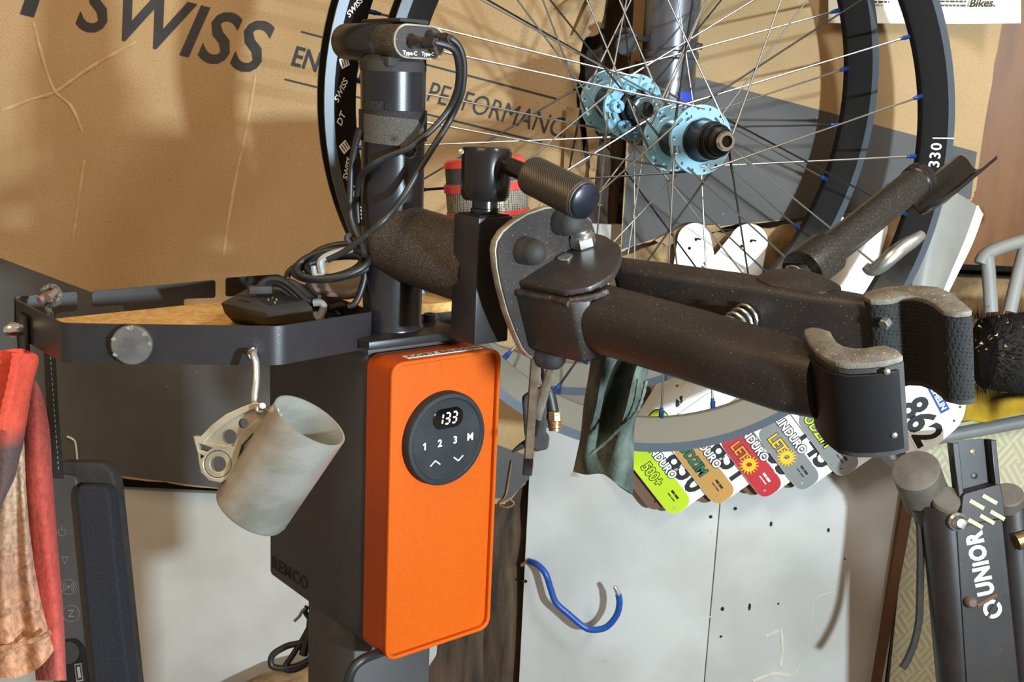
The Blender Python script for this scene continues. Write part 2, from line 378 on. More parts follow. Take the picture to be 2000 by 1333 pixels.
# ------------------------------------------------------------------ cardboard wheel boxes on the wall
YC = 1.358
CF = Fr((0, YC, 0), (1, 0, 0), (0, 0, 1))
def on(fr, pts): return fr.px(pts)
def jag(pts, n=5, a=.0022):                 # torn edge
    out = []
    for i in range(len(pts) - 1):
        p, q = Vector(pts[i]), Vector(pts[i + 1])
        for k in range(n): out.append(tuple(p.lerp(q, k / n) + Vector((random.uniform(-a, a), random.uniform(-a, a)))))
    return out + [pts[-1]]
cb = thing('cardboard_box', CF.p(*on(CF, [(600, 950)])[0]), 'large brown cardboard wheel box with dark lettering and grey lower band', 'box')
edge = jag(on(CF, [(1260, -420), (1200, -80), (1168, 68), (1138, 80), (1126, 200), (1146, 330), (1122, 480), (1075, 700), (1042, 900), (1034, 935), (1000, 975)]), 4)
bot = jag(on(CF, [(1000, 975), (985, 985), (720, 985), (430, 957), (215, 930), (-80, 915)]), 6, .0012)
MB().shape(CF, [edge + bot[1:] + on(CF, [(-260, 900), (-260, -420)])], -.005, 0).build('board', 'cardboard', cb, smooth=0)
lo = on(CF, [(-250, 410), (1000, 880), (1040, 893)])
MB().shape(CF, [lo + on(CF, [(1034, 935)]) + on(CF, [(998, 973), (720, 982), (430, 954), (215, 927), (-80, 912), (-250, 897)])], .0001, .0004).build('printed_band', 'ink_grey', cb, smooth=0, label='dark grey printed band')
# lettering runs down to the right
def txt_on(fr, px0, px1, s, hpx, mat_, parent, bold=0, shear=0, sx=1, z=.0002, space=1.0, name='lettering'):
    a, b = [Vector(p) for p in fr.px([px0, px1])]; d = (b - a).normalized()
    f2 = Fr(fr.p(a.x, a.y, 0), fr.x * d.x + fr.y * d.y, fr.x * -d.y + fr.y * d.x, fr.z)
    h = hpx / F * ((f2.o - CAM).dot(FWD))
    return MB().text(f2, s, h / .7, z, .0003, bold, shear, sx=sx, space=space).build(name, mat_, parent, smooth=0)
txt_on(CF, (142, 51), (500, 143), 'SWISS', 100, 'ink_text', cb, .0016, .25, .925, .0005, 1.06)
txt_on(CF, (-112, -16), (-7, 10), 'DT', 118, 'ink_text', cb, .0035, .2, .95, .0005)
txt_on(CF, (566, 126), (836, 199), 'ENGINEERED', 38, 'ink_teal', cb, .0006, .12, .80, .0005)
txt_on(CF, (830, 196), (1070, 262), 'PERFORMANCE', 39, 'ink_teal', cb, -.0001, .12, .77, .0005)
def bar(fr, p, q, w, mat_, parent, z=.0003, name='printed_line'):
    a, b = [Vector(t) for t in fr.px([p, q])]; d = (b - a).normalized(); n = Vector((-d.y, d.x)) * w / 2
    return MB().fprism(fr, [a - n, b - n, b + n, a + n], z, z + .0003).build(name, mat_, parent, smooth=0)
bar(CF, (588, 62), (1087, 193), .0022, 'ink_teal', cb); bar(CF, (556, 155), (1058, 278), .0022, 'ink_teal', cb)
# creases: raised folds in the board
for pts in ([(0, 218), (60, 195), (108, 180), (165, 140), (215, 110), (268, 80)], [(64, 40), (82, 108), (105, 175), (140, 210), (162, 262)], [(500, 140), (480, 260), (455, 380), (436, 500)], [(166, 310), (158, 360), (142, 480)]):
    P = [CF.p(a, b, -.0009) for a, b in CF.px(pts)]
    MB().tube(cr(P, 6), [.0005] + [.0024 * (.7 + .5 * random.random()) for _ in range(len(cr(P, 6)) - 2)] + [.0005], 8).build('crease', 'fold_highlight', cb)
# torn corrugated shreds along the right-hand edge
for (p, q, r_) in (((1100, 20), (1180, -40), 16), ((1128, 70), (1168, -20), 10), ((1150, 215), (1160, 330), 9), ((1120, 210), (1108, 420), 14), ((1165, 250), (1150, 420), 8), ((1150, 380), (1172, 402), 8)):
    a, b = WY(*p, YC - .006), WY(*q, YC - .012); w = Vector((r_ / F * 1.35, 0, 0))
    MB().prism(jag3 := [a - w, a + w, b + w * .6, b - w * .7], (0, .0012, 0)).build('torn_shred', 'cardboard_core', cb, smooth=0)
P = [WY(x_, y_, YC - .004) for x_, y_ in ((1000, 900), (995, 930), (988, 968), (975, 985), (990, 992), (1004, 985), (995, 976), (980, 980))]
MB().tube(cr(P, 5), .0011, 6).build('loose_fibre', 'cardboard_core', cb)
P = [WY(x_, y_, YC - .002) for x_, y_ in ((131, 853), (146, 862), (150, 885), (152, 900), (160, 902))]
MB().tube(cr(P, 5), .0013, 6).build('torn_edge', 'paper', cb)

cr_ = thing('cardboard_box', CF.p(*on(CF, [(1560, 470)])[0]), 'tan cardboard box with plain grey band behind the wheel rims', 'box')
MB().shape(CF, [on(CF, [(1262, -420), (2010, -420)]) + jag(on(CF, [(1955, 50), (1930, 200), (1906, 370), (1898, 392)]), 4, .001) + jag(on(CF, [(1790, 405), (1560, 428), (1330, 452), (1212, 490)]), 6, .002)], -.005, 0).build('board', 'cardboard_right', cr_, smooth=0)
MB().shape(CF, [on(CF, [(1239, 118), (1890, 292), (1908, 297), (1896, 389), (1790, 403), (1560, 426), (1330, 450), (1214, 487)])], .0001, .0004).build('printed_band', 'ink_grey', cr_, smooth=0, label='dark grey printed band')
FF = Fr(WY(1500, 450, YC - .002), (1, 0, 0), (0, -.12, 1))
MB().shape(FF, [jag(FF.px([(1206, 505), (1330, 462), (1440, 452), (1560, 436), (1792, 412)]), 8, .0022) + FF.px([(1792, 560), (1206, 620)])], -.004, 0).build('torn_flap', 'cardboard_core', cr_, smooth=0, label='torn brown bottom flap')
f2_ = FF.at(0, 0, .004)
MB().shape(f2_, [jag(f2_.px([(1280, 470), (1330, 440), (1405, 438), (1405, 452), (1300, 480), (1280, 470)]), 3, .0015)], -.002, 0).build('torn_shred', 'cardboard_core', cr_, smooth=0)
# paper notice at the upper right
NF = Fr((0, YC - .012, 0), (1, 0, 0), (0, 0, 1))
nt_ = thing('paper_notice', NF.p(*on(NF, [(1800, 40)])[0]), 'white printed paper sheet hanging at the top right behind the rims', 'paper')
row = lambda y, dz: [WY(x_, y + (x_ - 1620) * .006 + (max(0, x_ - 1900) * -.02), YC - .012 - dz - max(0, (x_ - 1880)) * .00028) for x_ in (1618, 1700, 1800, 1900, 1994)]
grid_sheet([row(-260, 0), row(-10, 0), row(45, .004)], 5, .0006).build('sheet', 'paper', nt_)
NF2 = Fr((0, YC - .0155, 0), (1, 0, 0), (0, 0, 1))
NF3 = Fr(WY(1892, 14, YC - .0205), (1, -.42, 0), (0, 0, 1))
txt_on(NF3, (1892, 14), (1934, 13), 'Bikes.', 15, 'black_ink', nt_, .0002, .2, .95, .0012)
for y_, x0_, x1_ in ((3, 1816, 1886), (11, 1820, 1886), (4, 1704, 1736)):
    x_ = x0_
    while x_ < x1_:
        w_ = random.uniform(4, 10); bar(NF2, (x_, y_), (min(x_ + w_, x1_), y_), .0020, 'black_ink', nt_, .0012, 'print_line'); x_ += w_ + 2.5
# ------------------------------------------------------------------ the two wheels
def wheel(name, c, yaw, tilt, label, front):
    y, t = R(yaw), R(tilt); n = camv(math.sin(y) * math.cos(t), math.sin(t), -math.cos(y) * math.cos(t))
    xx = n.cross(DN).normalized(); yy = n.cross(xx)
    m = Matrix.Identity(4)
    for i, a in enumerate((xx, yy, n)):
        for j in range(3): m[j][i] = a[j]
    m.translation = CAM + camv(*c)
    w = bpy.data.objects.new(name, None); COL.objects.link(w); w.matrix_world = m; w.empty_display_size = .03
    tag(w, label, 'wheel', 'bicycle wheels hung on the wall')
    Z0 = Vector((0, 0, 0))
    prof = [(.315, .0155), (.3065, .0157), (.303, .0148), (.286, .0072), (.2825, .004), (.2818, 0), (.2825, -.004), (.286, -.0072), (.303, -.0148), (.3065, -.0157), (.315, -.0155),
            (.315, -.0127), (.308, -.0117), (.306, -.006), (.3045, 0), (.306, .006), (.308, .0117), (.315, .0127)]
    rim = MB().lathe(ID, prof, 128, closed=True).build('rim', 'rim_sheen', w, off=Z0, smooth=35)
    for s_ in (1, -1):
        MB().lathe(ID, [(.3152, .0157 * s_), (.3062, .0161 * s_), (.3062, .0150 * s_), (.3152, .0126 * s_)], 128, closed=True).build('rim_bead', 'rim_bead', rim, off=Z0, smooth=35)
    # hub
    sh, ff = ([], None)
    FR = .0335
    for sz in (-.027, .027):
        lp = [circ(0, 0, FR, 48), circ(0, 0, .0185, 32)]
        for k in range(14):
            a = 2 * math.pi * k / 14
            if k % 3 == 2:
                s_ = [(.0262 * math.cos(a + t_), .0262 * math.sin(a + t_)) for t_ in (-.16, -.05, .06, .16)] + [(.0238 * math.cos(a + t_), .0238 * math.sin(a + t_)) for t_ in (.16, .06, -.05, -.16)]
                lp.append(s_)
            lp.append(circ(.0298 * math.cos(a), .0298 * math.sin(a), .0014, 8))
        MB().shape(Fr((0, 0, sz), (1, 0, 0), (0, 1, 0)), lp, -.0022, .0022, .0005).build('hub_flange', 'hub_blue', w, off=Z0)
        MB().lathe(Fr((0, 0, sz), (1, 0, 0), (0, 1, 0)), [(.0186, -.003), (.0225, -.003), (.0225, .003), (.0186, .003)], 32, closed=True).build('flange_collar', 'hub_blue', w, off=Z0)
    MB().lathe(ID, [(.0190, -.027), (.0178, -.018), (.0165, -.008), (.0165, .008), (.0178, .018), (.0190, .027)], 32).build('hub_shell', 'hub_grey', w, off=Z0)
    if front:
        MB().lathe(ID, [(.0175, .025), (.0175, .033), (.0135, .035), (.0135, .049), (.0125, .050)], 32).build('hub_body', 'hub_black', w, off=Z0)
        MB().lathe(ID, [(.0085, .046), (.0128, .046), (.0128, .0535), (.0118, .0545), (.0085, .0545)], 32, closed=True).build('end_cap', 'chrome', w, off=Z0)
        for k in range(6):
            a = 2 * math.pi * k / 6
            MB().shape(Fr((0, 0, .036), (math.cos(a), math.sin(a), 0), (-math.sin(a), math.cos(a), 0)), [circ(.022, 0, .0065, 14), circ(.022, 0, .0024, 10)], -.0025, .0025, .0004).build('disc_mount', 'hub_blue', w, off=Z0)
        MB().lathe(ID, [(.0085, -.05), (.013, -.05), (.013, -.027), (.0085, -.027)], 24, closed=True).build('axle_end', 'hub_black', w, off=Z0)
        MB().lathe(ID, [(.001, .03), (.0085, .03), (.0085, .0465), (.0082, .0465), (.0082, .031), (.001, .031)], 24).build('axle_bore', 'dark_hole', w, off=Z0)
    else:
        fb = [(.0205, .027), (.0210, .030), (.0195, .033)]
        MB().lathe(ID, [(.0208, .0285), (.0212, .031), (.0200, .0335), (.0186, .036), (.0182, .050), (.0152, .052), (.0150, .058), (.0130, .0595), (.0128, .066), (.0095, .068), (.0092, .072)], 36).build('freehub', 'hub_black', w, off=Z0)
        for k in range(3):
            MB().lathe(Fr((0, 0, .0525 + k * .0035), (1, 0, 0), (0, 1, 0)), [(.0150, -.0006), (.0158, -.0006), (.0158, .0006), (.0150, .0006)], 32, closed=True).build('freehub_ridge', 'hub_black', w, off=Z0)
        MB().lathe(ID, [(.0055, .064), (.0088, .064), (.0092, .0745), (.0082, .0760), (.0055, .0760)], 28, closed=True).build('end_cap', 'chrome', w, off=Z0)
        MB().lathe(ID, [(.001, .06), (.0055, .06), (.0055, .0752), (.0052, .0752), (.0052, .061), (.001, .061)], 20).build('axle_bore', 'dark_hole', w, off=Z0)
        MB().lathe(ID, [(.0085, -.044), (.012, -.044), (.015, -.036), (.017, -.027), (.0085, -.027)], 24, closed=True).build('axle_end', 'hub_black', w, off=Z0)
    # spokes: one mesh per length, placed by rotation
    st = 2 * math.pi / 28; sp_me = {}
    for s in (0, 1):
        z = .0292 if s else -.0292; z2 = .0022 if s else -.0022
        for j in range(7):
            for b_ in (0, 1):
                dr = 1 if b_ else -1
                i0 = 2 * (2 * j + b_) + s; i1 = i0 + 6 * dr
                h = Vector((.0298 * math.cos(i0 * st), .0298 * math.sin(i0 * st), z + (.0006 if b_ else -.0034) * (1 if s else -1)))
                e = Vector((.2845 * math.cos(i1 * st), .2845 * math.sin(i1 * st), z2))
                Ln = (e - h).length
                key = (s, b_)
                if key not in sp_me:
                    smt = 'spoke_dark' if (not front and s == 1 and b_ == 0) or (front and s == 0 and b_ == 1) else 'spoke_steel'
                    o1 = MB().tube([(0, 0, 0), (Ln * .12, 0, 0), (Ln * .16, 0, 0), (Ln * .86, 0, 0), (Ln * .9, 0, 0), (Ln, 0, 0)], [.00125, .00125, .00095, .00095, .00125, .00125], 8).build('spoke', smt, w, off=Z0)
                    n1 = MB().tube([(Ln - .013, 0, 0), (Ln - .009, 0, 0), (Ln - .0085, 0, 0), (Ln + .003, 0, 0)], [.0018, .0021, .0026, .0026], 6).build('nipple', 'nipple_blue', o1, off=Z0)
                    sp_me[key] = (o1.data, n1.data)
                else:
                    o1 = bpy.data.objects.new('spoke', sp_me[key][0]); COL.objects.link(o1); o1.parent = w
                    n1 = bpy.data.objects.new('nipple', sp_me[key][1]); COL.objects.link(n1); n1.parent = o1
                o1.matrix_basis = Matrix.Translation(h) @ (e - h).to_track_quat('X', 'Z').to_matrix().to_4x4()
    # valve
    return w, rim
def rim_text(w, ang, s, size, r=.2985, mat_='white_ink', up=True, bold=.0002, shear=0, rotz=0):
    a = R(ang); rad = Vector((math.cos(a), math.sin(a), 0)); tn = Vector((-math.sin(a), math.cos(a), 0))
    k = (r - .286) / (.303 - .286); z = .0072 + k * (.0148 - .0072)
    sl = Vector((rad.x * .017, rad.y * .017, .0076)).normalized()
    fr = Fr(rad * r + Vector((0, 0, z)), tn if up else -tn, -sl if up else sl)
    fr.z = fr.x.cross(fr.y)
    if fr.z.z < 0: fr.z = -fr.z
    if rotz: fr = fr.rot(R(rotz))
    return fr
wa, ra = wheel('bicycle_wheel', (.113, -.246, 1.17), 23, 17, 'rear-hung bicycle wheel with white rim lettering, its lettered rim edge left of the black column', True)
wb2, rb = wheel('bicycle_wheel', (.172, -.199, 1.11), 21, 11, 'front-hung bicycle wheel with black freehub, its rim carrying the number 330', False)
Z0 = Vector((0, 0, 0))
for ang, s, sz in ((157, 'SWISS', .012), (162, 'DT', .013), (167.5, 'SWISS', .011), (172, 'DT', .013), (182, 'SWISS', .012), (187, 'DT', .013), (196, 'SWISS', .011), (200, 'DT', .013), (148, 'DT', .013), (151, 'SWISS', .011)):
    fr = rim_text(wa, ang, s, sz, r=.2995, up=False, rotz=-28); sz *= .72
    MB().text(fr, s, sz, .0004, .0003, .0001, .2, 'CENTER', 'CENTER').build('rim_lettering', 'white_ink', wa, off=Z0, smooth=0)
for ang in (177, 192, 204.5):
    fr = rim_text(wa, ang, '', 0, r=.2985, up=False, rotz=30)
    MB().shape(fr, [rrect(-.0048, -.0048, .0048, .0048, .0005)] + [rrect(-.0036, -.0038 + k * .0028, .0036, -.0026 + k * .0028, .0003) for k in range(3)], .0004, .0007).build('rim_emblem', 'white_ink', wa, off=Z0, smooth=0)
fr = rim_text(wb2, 0.4, '', 0, r=.2965); MB().text(fr, '330', .016, .0004, .0003, .0002, 0, 'CENTER', 'CENTER', space=1.15).build('rim_number', 'white_ink', wb2, off=Z0, smooth=0)
fr = rim_text(wb2, 3.9, '', 0, r=.3010); MB().box(fr, -.0006, .0006, -.012, .010, .0003, .0007).build('rim_tick', 'white_ink', wb2, off=Z0, smooth=0)
# fork leg standing behind the hubs
fo = thing('suspension_fork', WY(1298, 260, 1.30), 'grey suspension fork leg with blue round-logo sticker behind the wheel hubs', 'fork')
f1 = Fr(WY(1298, 240, 1.31), (1, 0, 0), (0, 1, 0))
MB().lathe(f1, [(.012, -.03), (.022, -.02), (.031, -.004), (.031, .07), (.033, .072), (.033, .078), (.031, .080), (.031, .30)], 36).build('lower_leg', 'fork_grey', fo)
a_ = WY(1222, 88, 1.30)
MB().tube(cr([a_ + Vector((-.012, 0, .012)), a_ + Vector((.0, -.004, .016)), a_ + Vector((.014, -.002, .008)), a_ + Vector((.045, -.006, .006)), a_ + Vector((.085, .0, .002))], 6), .0035, 8).build('cable_guide', 'fork_black', fo)
MB().cyl(a_ + Vector((0, -.006, 0)), a_ + Vector((0, .02, 0)), .012, 20).build('axle_boss', 'hub_black', fo)
ptch = [[f1.p(.0314 * math.cos(t_), .0314 * math.sin(t_), h_) for t_ in (R(-75), R(-60), R(-45), R(-30), R(-15))] for h_ in (.035, .012, -.002)]
grid_sheet(ptch, 3, .0003).build('sticker', 'blue_sticker', fo)
sf = Fr(f1.p(.0319 * math.cos(R(-48)), .0319 * math.sin(R(-48)), .016), f1.p(math.cos(R(42)), math.sin(R(42)), 0) - f1.o, (0, 0, 1))
MB().shape(sf, [circ(0, 0, .006, 20), circ(0, 0, .0045, 20)], 0, .0006).build('sticker_logo', 'white_ink', fo, smooth=0)
# ------------------------------------------------------------------ the electric repair stand
YAW = R(50)
EX = Vector((math.sin(YAW), math.cos(YAW), 0)); EY = Vector((-math.cos(YAW), math.sin(YAW), 0)); EZ = Vector((0, 0, 1))
S = Fr(U(766, 711, .80), EX, EY)
BW, BH, BD, OD = .1003, .2326, .188, .0325
st = thing('repair_stand', Vector((S.p(.04, .087, 0).x, S.p(.04, .087, 0).y, 0)), 'black electric bicycle repair stand with orange control box and long clamp', 'repair stand')
zf = -S.o.z
MB().box(S, .003, .079, .050, .125, zf + .02, -BH + .01).build('post', 'box_black', st, bevel=.004)
MB().box(S, -.13, .21, -.10, .28, zf, zf + .02).build('base_plate', 'black_coat', st, bevel=.004)
MB().box(S, .0005, BW - .0005, OD + .0012, BD, -BH + .001, -.001).build('housing', 'box_black', st, bevel=.005, seg=3)
LF = Fr(S.p(.0005, 0, 0), -EY, EZ)
txt_on(LF, (531, 1108), (603, 1155), 'REMCO', 24, 'letter_dark', st, .0003, 0, 1.12, .0001, 1.14, 'maker_lettering')
FC = Fr(S.o, EX, EZ)
out_ = rrect(0, -BH, BW, 0, .0095, 8); inn_ = rrect(.0028, -BH + .0028, BW - .0028, -.0028, .0075, 8)
cv = MB().shape(FC, [out_], -OD, -.0042).shape(FC, [out_, inn_], -.0046, 0, .0007).build('cover', 'orange', st, bevel=.0006, seg=1)
# sticker with a name on top of the cover
TP = Fr(S.p(0, 0, .0002), EX, EY)
q = TP.px([(797, 702), (916, 681)]); 
lx0, ly0 = TP.px([(797, 701)])[0]; lx1 = TP.px([(935, 678)])[0][0]
q2 = [(lx0, ly0), (lx1, ly0), (lx1, ly0 + .0085), (lx0, ly0 + .0085)]
MB().fprism(TP, q2, 0, .0003).build('name_sticker', 'label_white', cv, smooth=0)
MB().text(TP.at(lx0 + .002, ly0 + .0015), 'CORY BENSON', .0079, .0003, .0002, .00005, sx=(lx1 - lx0 - .004) / .0545).build('name_lettering', 'black_ink', cv, smooth=0)
# control panel
pcx, pcy = FC.px([(869.5, 857)])[0]
PC = Fr(FC.p(pcx, pcy, -.0042), EX, EZ)
PRr = .0362
cp = MB().lathe(PC, [(.0312, 0), (PRr, 0), (PRr, .0052), (PRr - .0012, .0072), (.0322, .0078), (.0312, .0070)], 64, closed=True).build('control_panel', 'ring_black', st)
MB().lathe(PC, [(.0001, .001), (.0313, .001), (.0313, .0066), (.0001, .0066)], 64).build('panel_face', 'panel_black', cp)
PF = PC.at(0, 0, .0066)
dx, dy = PF.px([(875, 817)])[0]
DF = PF.at(dx, dy)
MB().shape(DF, [rrect(-.0138, -.0078, .0138, .0078, .0076, 8)], 0, .0006, .0002).build('display_window', 'glass_black', cp)
def seg7(fr, ch, h, mb):
    w = h * .5; t = h * .072; g = .0006 * h / .01
    sgs = {'1': 'bc', '3': 'abcdg'}[ch]
    P_ = {'a': (0, h, w, h), 'g': (0, h / 2, w, h / 2), 'd': (0, 0, w, 0), 'b': (w, h / 2, w, h), 'c': (w, 0, w, h / 2)}
    for s_ in sgs:
        x0, y0, x1, y1 = P_[s_]; sl = .12
        if y0 == y1: lp = [(x0 + g + t, y0 - t), (x1 - g - t, y0 - t), (x1 - g, y0), (x1 - g - t, y0 + t), (x0 + g + t, y0 + t), (x0 + g, y0)]
        else: lp = [(x0 - t, y0 + g + t), (x0, y0 + g), (x0 + t, y0 + g + t), (x0 + t, y1 - g - t), (x0, y1 - g), (x0 - t, y1 - g - t)]
        mb.fprism(fr, [(a + b * sl, b) for a, b in lp], 0, .0002)
dg = MB()
for k, ch in enumerate('133'): seg7(DF.at(-.0098 + k * .0064, -.0040, .0006), ch, .0082, dg)
dg.build('display_digits', 'display', cp, smooth=0, label='glowing white digits 133')
f1_ = PF.at(*PF.px([(829, 873)])[0])
MB().fprism(f1_, [(-.0002, -.0028), (.0010, -.0028), (.0010, .0028), (.0002, .0028), (-.0014, .0018), (-.0014, .0009), (-.0002, .0015)], 0, .0003).build('button_mark', 'white_ink', cp, smooth=0)
for s_, px_, sz in (('2', (859, 867), .0078), ('3', (889, 860), .0078), ('M', (918, 854), .0078)):
    a, b = PF.px([px_])[0]
    MB().text(PF.at(a, b), s_, sz, 0, .0003, .0002, 0, 'CENTER', 'CENTER').build('button_mark', 'white_ink', cp, smooth=0)
for px_, up in (((850, 905), 1), ((895, 896), -1)):
    a, b = PF.px([px_])[0]; f = PF.at(a, b); k = .0018 * up
    for sg in (-1, 1):
        p0, p1 = Vector((sg * .0045, -k)), Vector((0, k)); d = (p1 - p0).normalized(); n = Vector((-d.y, d.x)) * .00045
        MB().fprism(f, [p0 - n, p1 - n, p1 + n, p0 + n], 0, .0003).build('button_mark', 'white_ink', cp, smooth=0)
# column, flange and bolts
CB = onplane(766, 638, S.p(0, 0, .012), EZ)
dB = (CB - CAM).dot(FWD)
CT = U(768, 140, dB - .2 * math.sin(PITCH))
cx_, cy_, _ = S.loc(CB)
MB().box(S, .003, BW - .003, OD + .004, BD - .01, -.002, .0055).build('gasket_plate', 'box_black', st, bevel=.001)
MB().box(S, cx_ - .045, cx_ + .045, cy_ - .038, cy_ + .040, .0055, .012).build('mounting_plate', 'black_coat', st, bevel=.001)
PB_ = Fr(S.p(0, 0, .012), EX, EY)
for px_ in ((745, 640), (839, 628)):
    a, b = PB_.px([px_])[0]; f = PB_.at(a, b)
    MB().lathe(f, [(.0052, 0), (.0052, .0058), (.0046, .0064), (.0028, .0064), (.0028, .003), (.0001, .003)], 20).build('bolt', 'black_coat', st)
for a, b in ((cx_ - .036, cy_ + .030), (cx_ + .036, cy_ + .030)):
    MB().lathe(PB_.at(a, b), [(.0052, 0), (.0052, .0058), (.0046, .0064), (.0001, .0064)], 20).build('bolt', 'black_coat', st)
CA = (CT - CB).normalized(); CL = (CT - CB).length
CFm = Fr(CB, EX, EY); CFm.z = CA
CFm = Fr(CB, (EX - CA * EX.dot(CA)), EY); CFm.z = CA
rB, rT = .0224, .0240
rad = lambda h: rB + (rT - rB) * h / CL
MB().lathe(CFm, [(rB + .0018, 0), (rB + .0016, .0015), (rB, .004), (rT, CL)], 56).build('column', 'tube_black', st)
MB().lathe(CFm, [(rT, CL), (rT + .0003, CL + .0015), (rT + .0003, CL + .007), (rT - .004, CL + .0115), (rT - .008, CL + .012)], 56).build('column_cap', 'rubber', st)
# round hole in the column's front
hz = (CB.lerp(CT, (638 - 292) / (638 - 140)) - CB).length
def colpt(px, py, dr=0.0):                  # point on the column surface under a picture point
    r_ = (RT * ((px - CX) / F) + DN * ((py - CY) / F) + FWD).normalized()
    w = CAM - CB; e = r_ - CA * r_.dot(CA); w2 = w - CA * w.dot(CA); rr = rT + dr - .0006
    A_, B_, C_ = e.dot(e), 2 * e.dot(w2), w2.dot(w2) - rr * rr
    disc = max(B_ * B_ - 4 * A_ * C_, 0); return CAM + r_ * ((-B_ - math.sqrt(disc)) / (2 * A_))
hp = colpt(798, 292, -.0006); hn = hp - CB; hn = (hn - CA * hn.dot(CA)).normalized()
HF = Fr(hp, CA.cross(hn), CA)
HF.z = hn
def wrap(loop, lift):                      # lay a flat loop onto the column surface
    o_ = []
    ax = CB + CA * (hp - CB).dot(CA)
    for a, b in loop:
        h_ = (hp - CB).dot(CA) + b; r_ = rad(h_) + lift; t_ = a / r_
        o_.append(CB + CA * h_ + (hn * math.cos(t_) + CA.cross(hn) * math.sin(t_)) * r_)
    return o_
ho = wrap(circ(0, 0, .0068, 28), .0002); hi = wrap(circ(0, 0, .0060, 28), .0008); hk = wrap(circ(0, 0, .0060, 28), .0005)
MB().rings([ho, hi], caps=False).build('hole_rim', 'zinc', st)
MB().add(hk + [hp + hn * .0002], [(k, (k + 1) % 28, 28) for k in range(28)]).build('hole', 'dark_hole', st)
# strap round the column
def band(h0, h1, t0, t1, lift, slope=0, n=40, th=.0014, tip=0):
    rs = []
    for k in range(n + 1):
        u = k / n; t_ = R(t0 + (t1 - t0) * u); dz = slope * u
        e = 0
        if tip: e = max(0, 1 - (1 - u) * n / 6) if tip > 0 else 0
        hh0, hh1 = h0 + dz + e * (h1 - h0) * .32, h1 + dz - e * (h1 - h0) * .32
        dr = hn * math.cos(t_) + CA.cross(hn) * math.sin(t_)
        rr_ = (rad(h0) + lift, rad(h0) + lift + th)
        rs.append([CB + CA * hh0 + dr * rr_[0], CB + CA * hh1 + dr * rr_[0], CB + CA * hh1 + dr * rr_[1], CB + CA * hh0 + dr * rr_[1]])
    return MB().rings(rs)
hs = (638 - 243) / (638 - 140) * CL
sp = thing('hook_and_loop_strap', CB + CA * hs, 'dark woven hook-and-loop strap wound round the black column', 'strap')
band(hs - .010, hs + .012, -180, 180, .0002, 0, 60).build('strap_loop', 'strap', sp)
band(hs - .0105, hs + .0095, -82, 28, .0018, -.004, 40, .0014, 1).build('strap_end', 'strap_velcro', sp)
band(hs + .012, hs + .0185, -88, -46, .0006, 0, 10).build('strap_tab', 'strap', sp)
# support arm and lock block
BE = U(931, 551, .765)
B_ = Fr(BE, EX, EY)
bt = B_.loc(onplane(936, 425, BE, EY))[2]; bb = B_.loc(onplane(926, 676, BE, EY))[2]
C0 = CB.lerp(CT, (638 - 462) / (638 - 140))
bc = B_.p(.0300, .015, 0); ad = bc - C0; ad.z = -.012; al = ad.length; ad.normalize()
AF = Fr(C0, EX - ad * EX.dot(ad), EZ); AF.z = ad
AF.y = AF.z.cross(AF.x)
RA = .0288
MB().lathe(AF, [(RA - .006, -.004), (RA - .001, .001), (RA, .006), (RA, al - .012), (RA - .01, al - .010)], 40).build('support_arm', 'dusty_grey', st)
MB().lathe(AF, [(.0125, al - .012), (.0125, al + .022)], 24).build('arm_spindle', 'black_coat', st)
lb = MB().box(B_, 0, .030, 0, .0285, bb, bt).build('lock_block', 'black_coat', st, bevel=.0015)
MB().box(B_, .002, .028, .002, .0265, bt - .0005, bt + .0006).build('block_top', 'dark_hole', st, smooth=0)
LH = Fr(B_.p(.0175, .0165, bt), EX, EY)
h0 = .0042; hT = LH.loc(onplane(942, 285, LH.o, EY))[2]; hB = LH.loc(onplane(942, 392, LH.o, EY))[2]
MB().lathe(LH, [(.0098, -.004), (.0098, .004), (.0088, .0045), (.0088, hB + .002)], 28).build('lever_neck', 'gloss_black', st)
lh = MB().lathe(LH, [(.0100, hB), (.0150, hB + .0006), (.0170, hB + .004), (.0172, hT - .004), (.0160, hT - .001), (.0130, hT)], 44).build('lever_head', 'gloss_black', st)
pp = U(901, 297, (LH.o - CAM).dot(FWD) - .0172 - hT * .2)
MB().lathe(Fr(pp, RT, -DN), [(.0001, .0), (.0018, .0), (.0018, .0012), (.0001, .0016)], 12).build('lever_pin', 'zinc', lh)
l0 = LH.p(0.004, -.002, hT - .009); dl = (l0 - CAM).dot(FWD)
l1 = U(1049, 347, dl - .030); l2 = U(1142, 393, dl - .062)
MB().cyl(l0, l1, .0062, 20).build('lever_rod', 'gloss_black', st)
ax = (l2 - l1).normalized()
GF = Fr(l1 - ax * .006, ax.orthogonal(), ax.cross(ax.orthogonal())); GF.z = ax
gl = (l2 - l1).length + .006
kn = []
NK = 72
for i in range(61):
    u = i / 60; h_ = gl * u
    rr_ = .0128 if 2 < i < 58 else (.0112 if i in (0, 60) else .0124)
    kn.append([GF.p((rr_ + (.00028 if (k + i) % 2 == 0 and 2 < i < 58 else 0)) * math.cos(2 * math.pi * k / NK), (rr_ + (.00028 if (k + i) % 2 == 0 and 2 < i < 58 else 0)) * math.sin(2 * math.pi * k / NK), h_) for k in range(NK)])
gp = MB().rings(kn).build('knurled_grip', 'knurl', st, smooth=0)
MB().lathe(GF, [(.0118, gl - .0004), (.0116, gl + .0012), (.0104, gl + .0022), (.0001, gl + .0026)], 36).build('grip_cap', 'cap_black', gp)
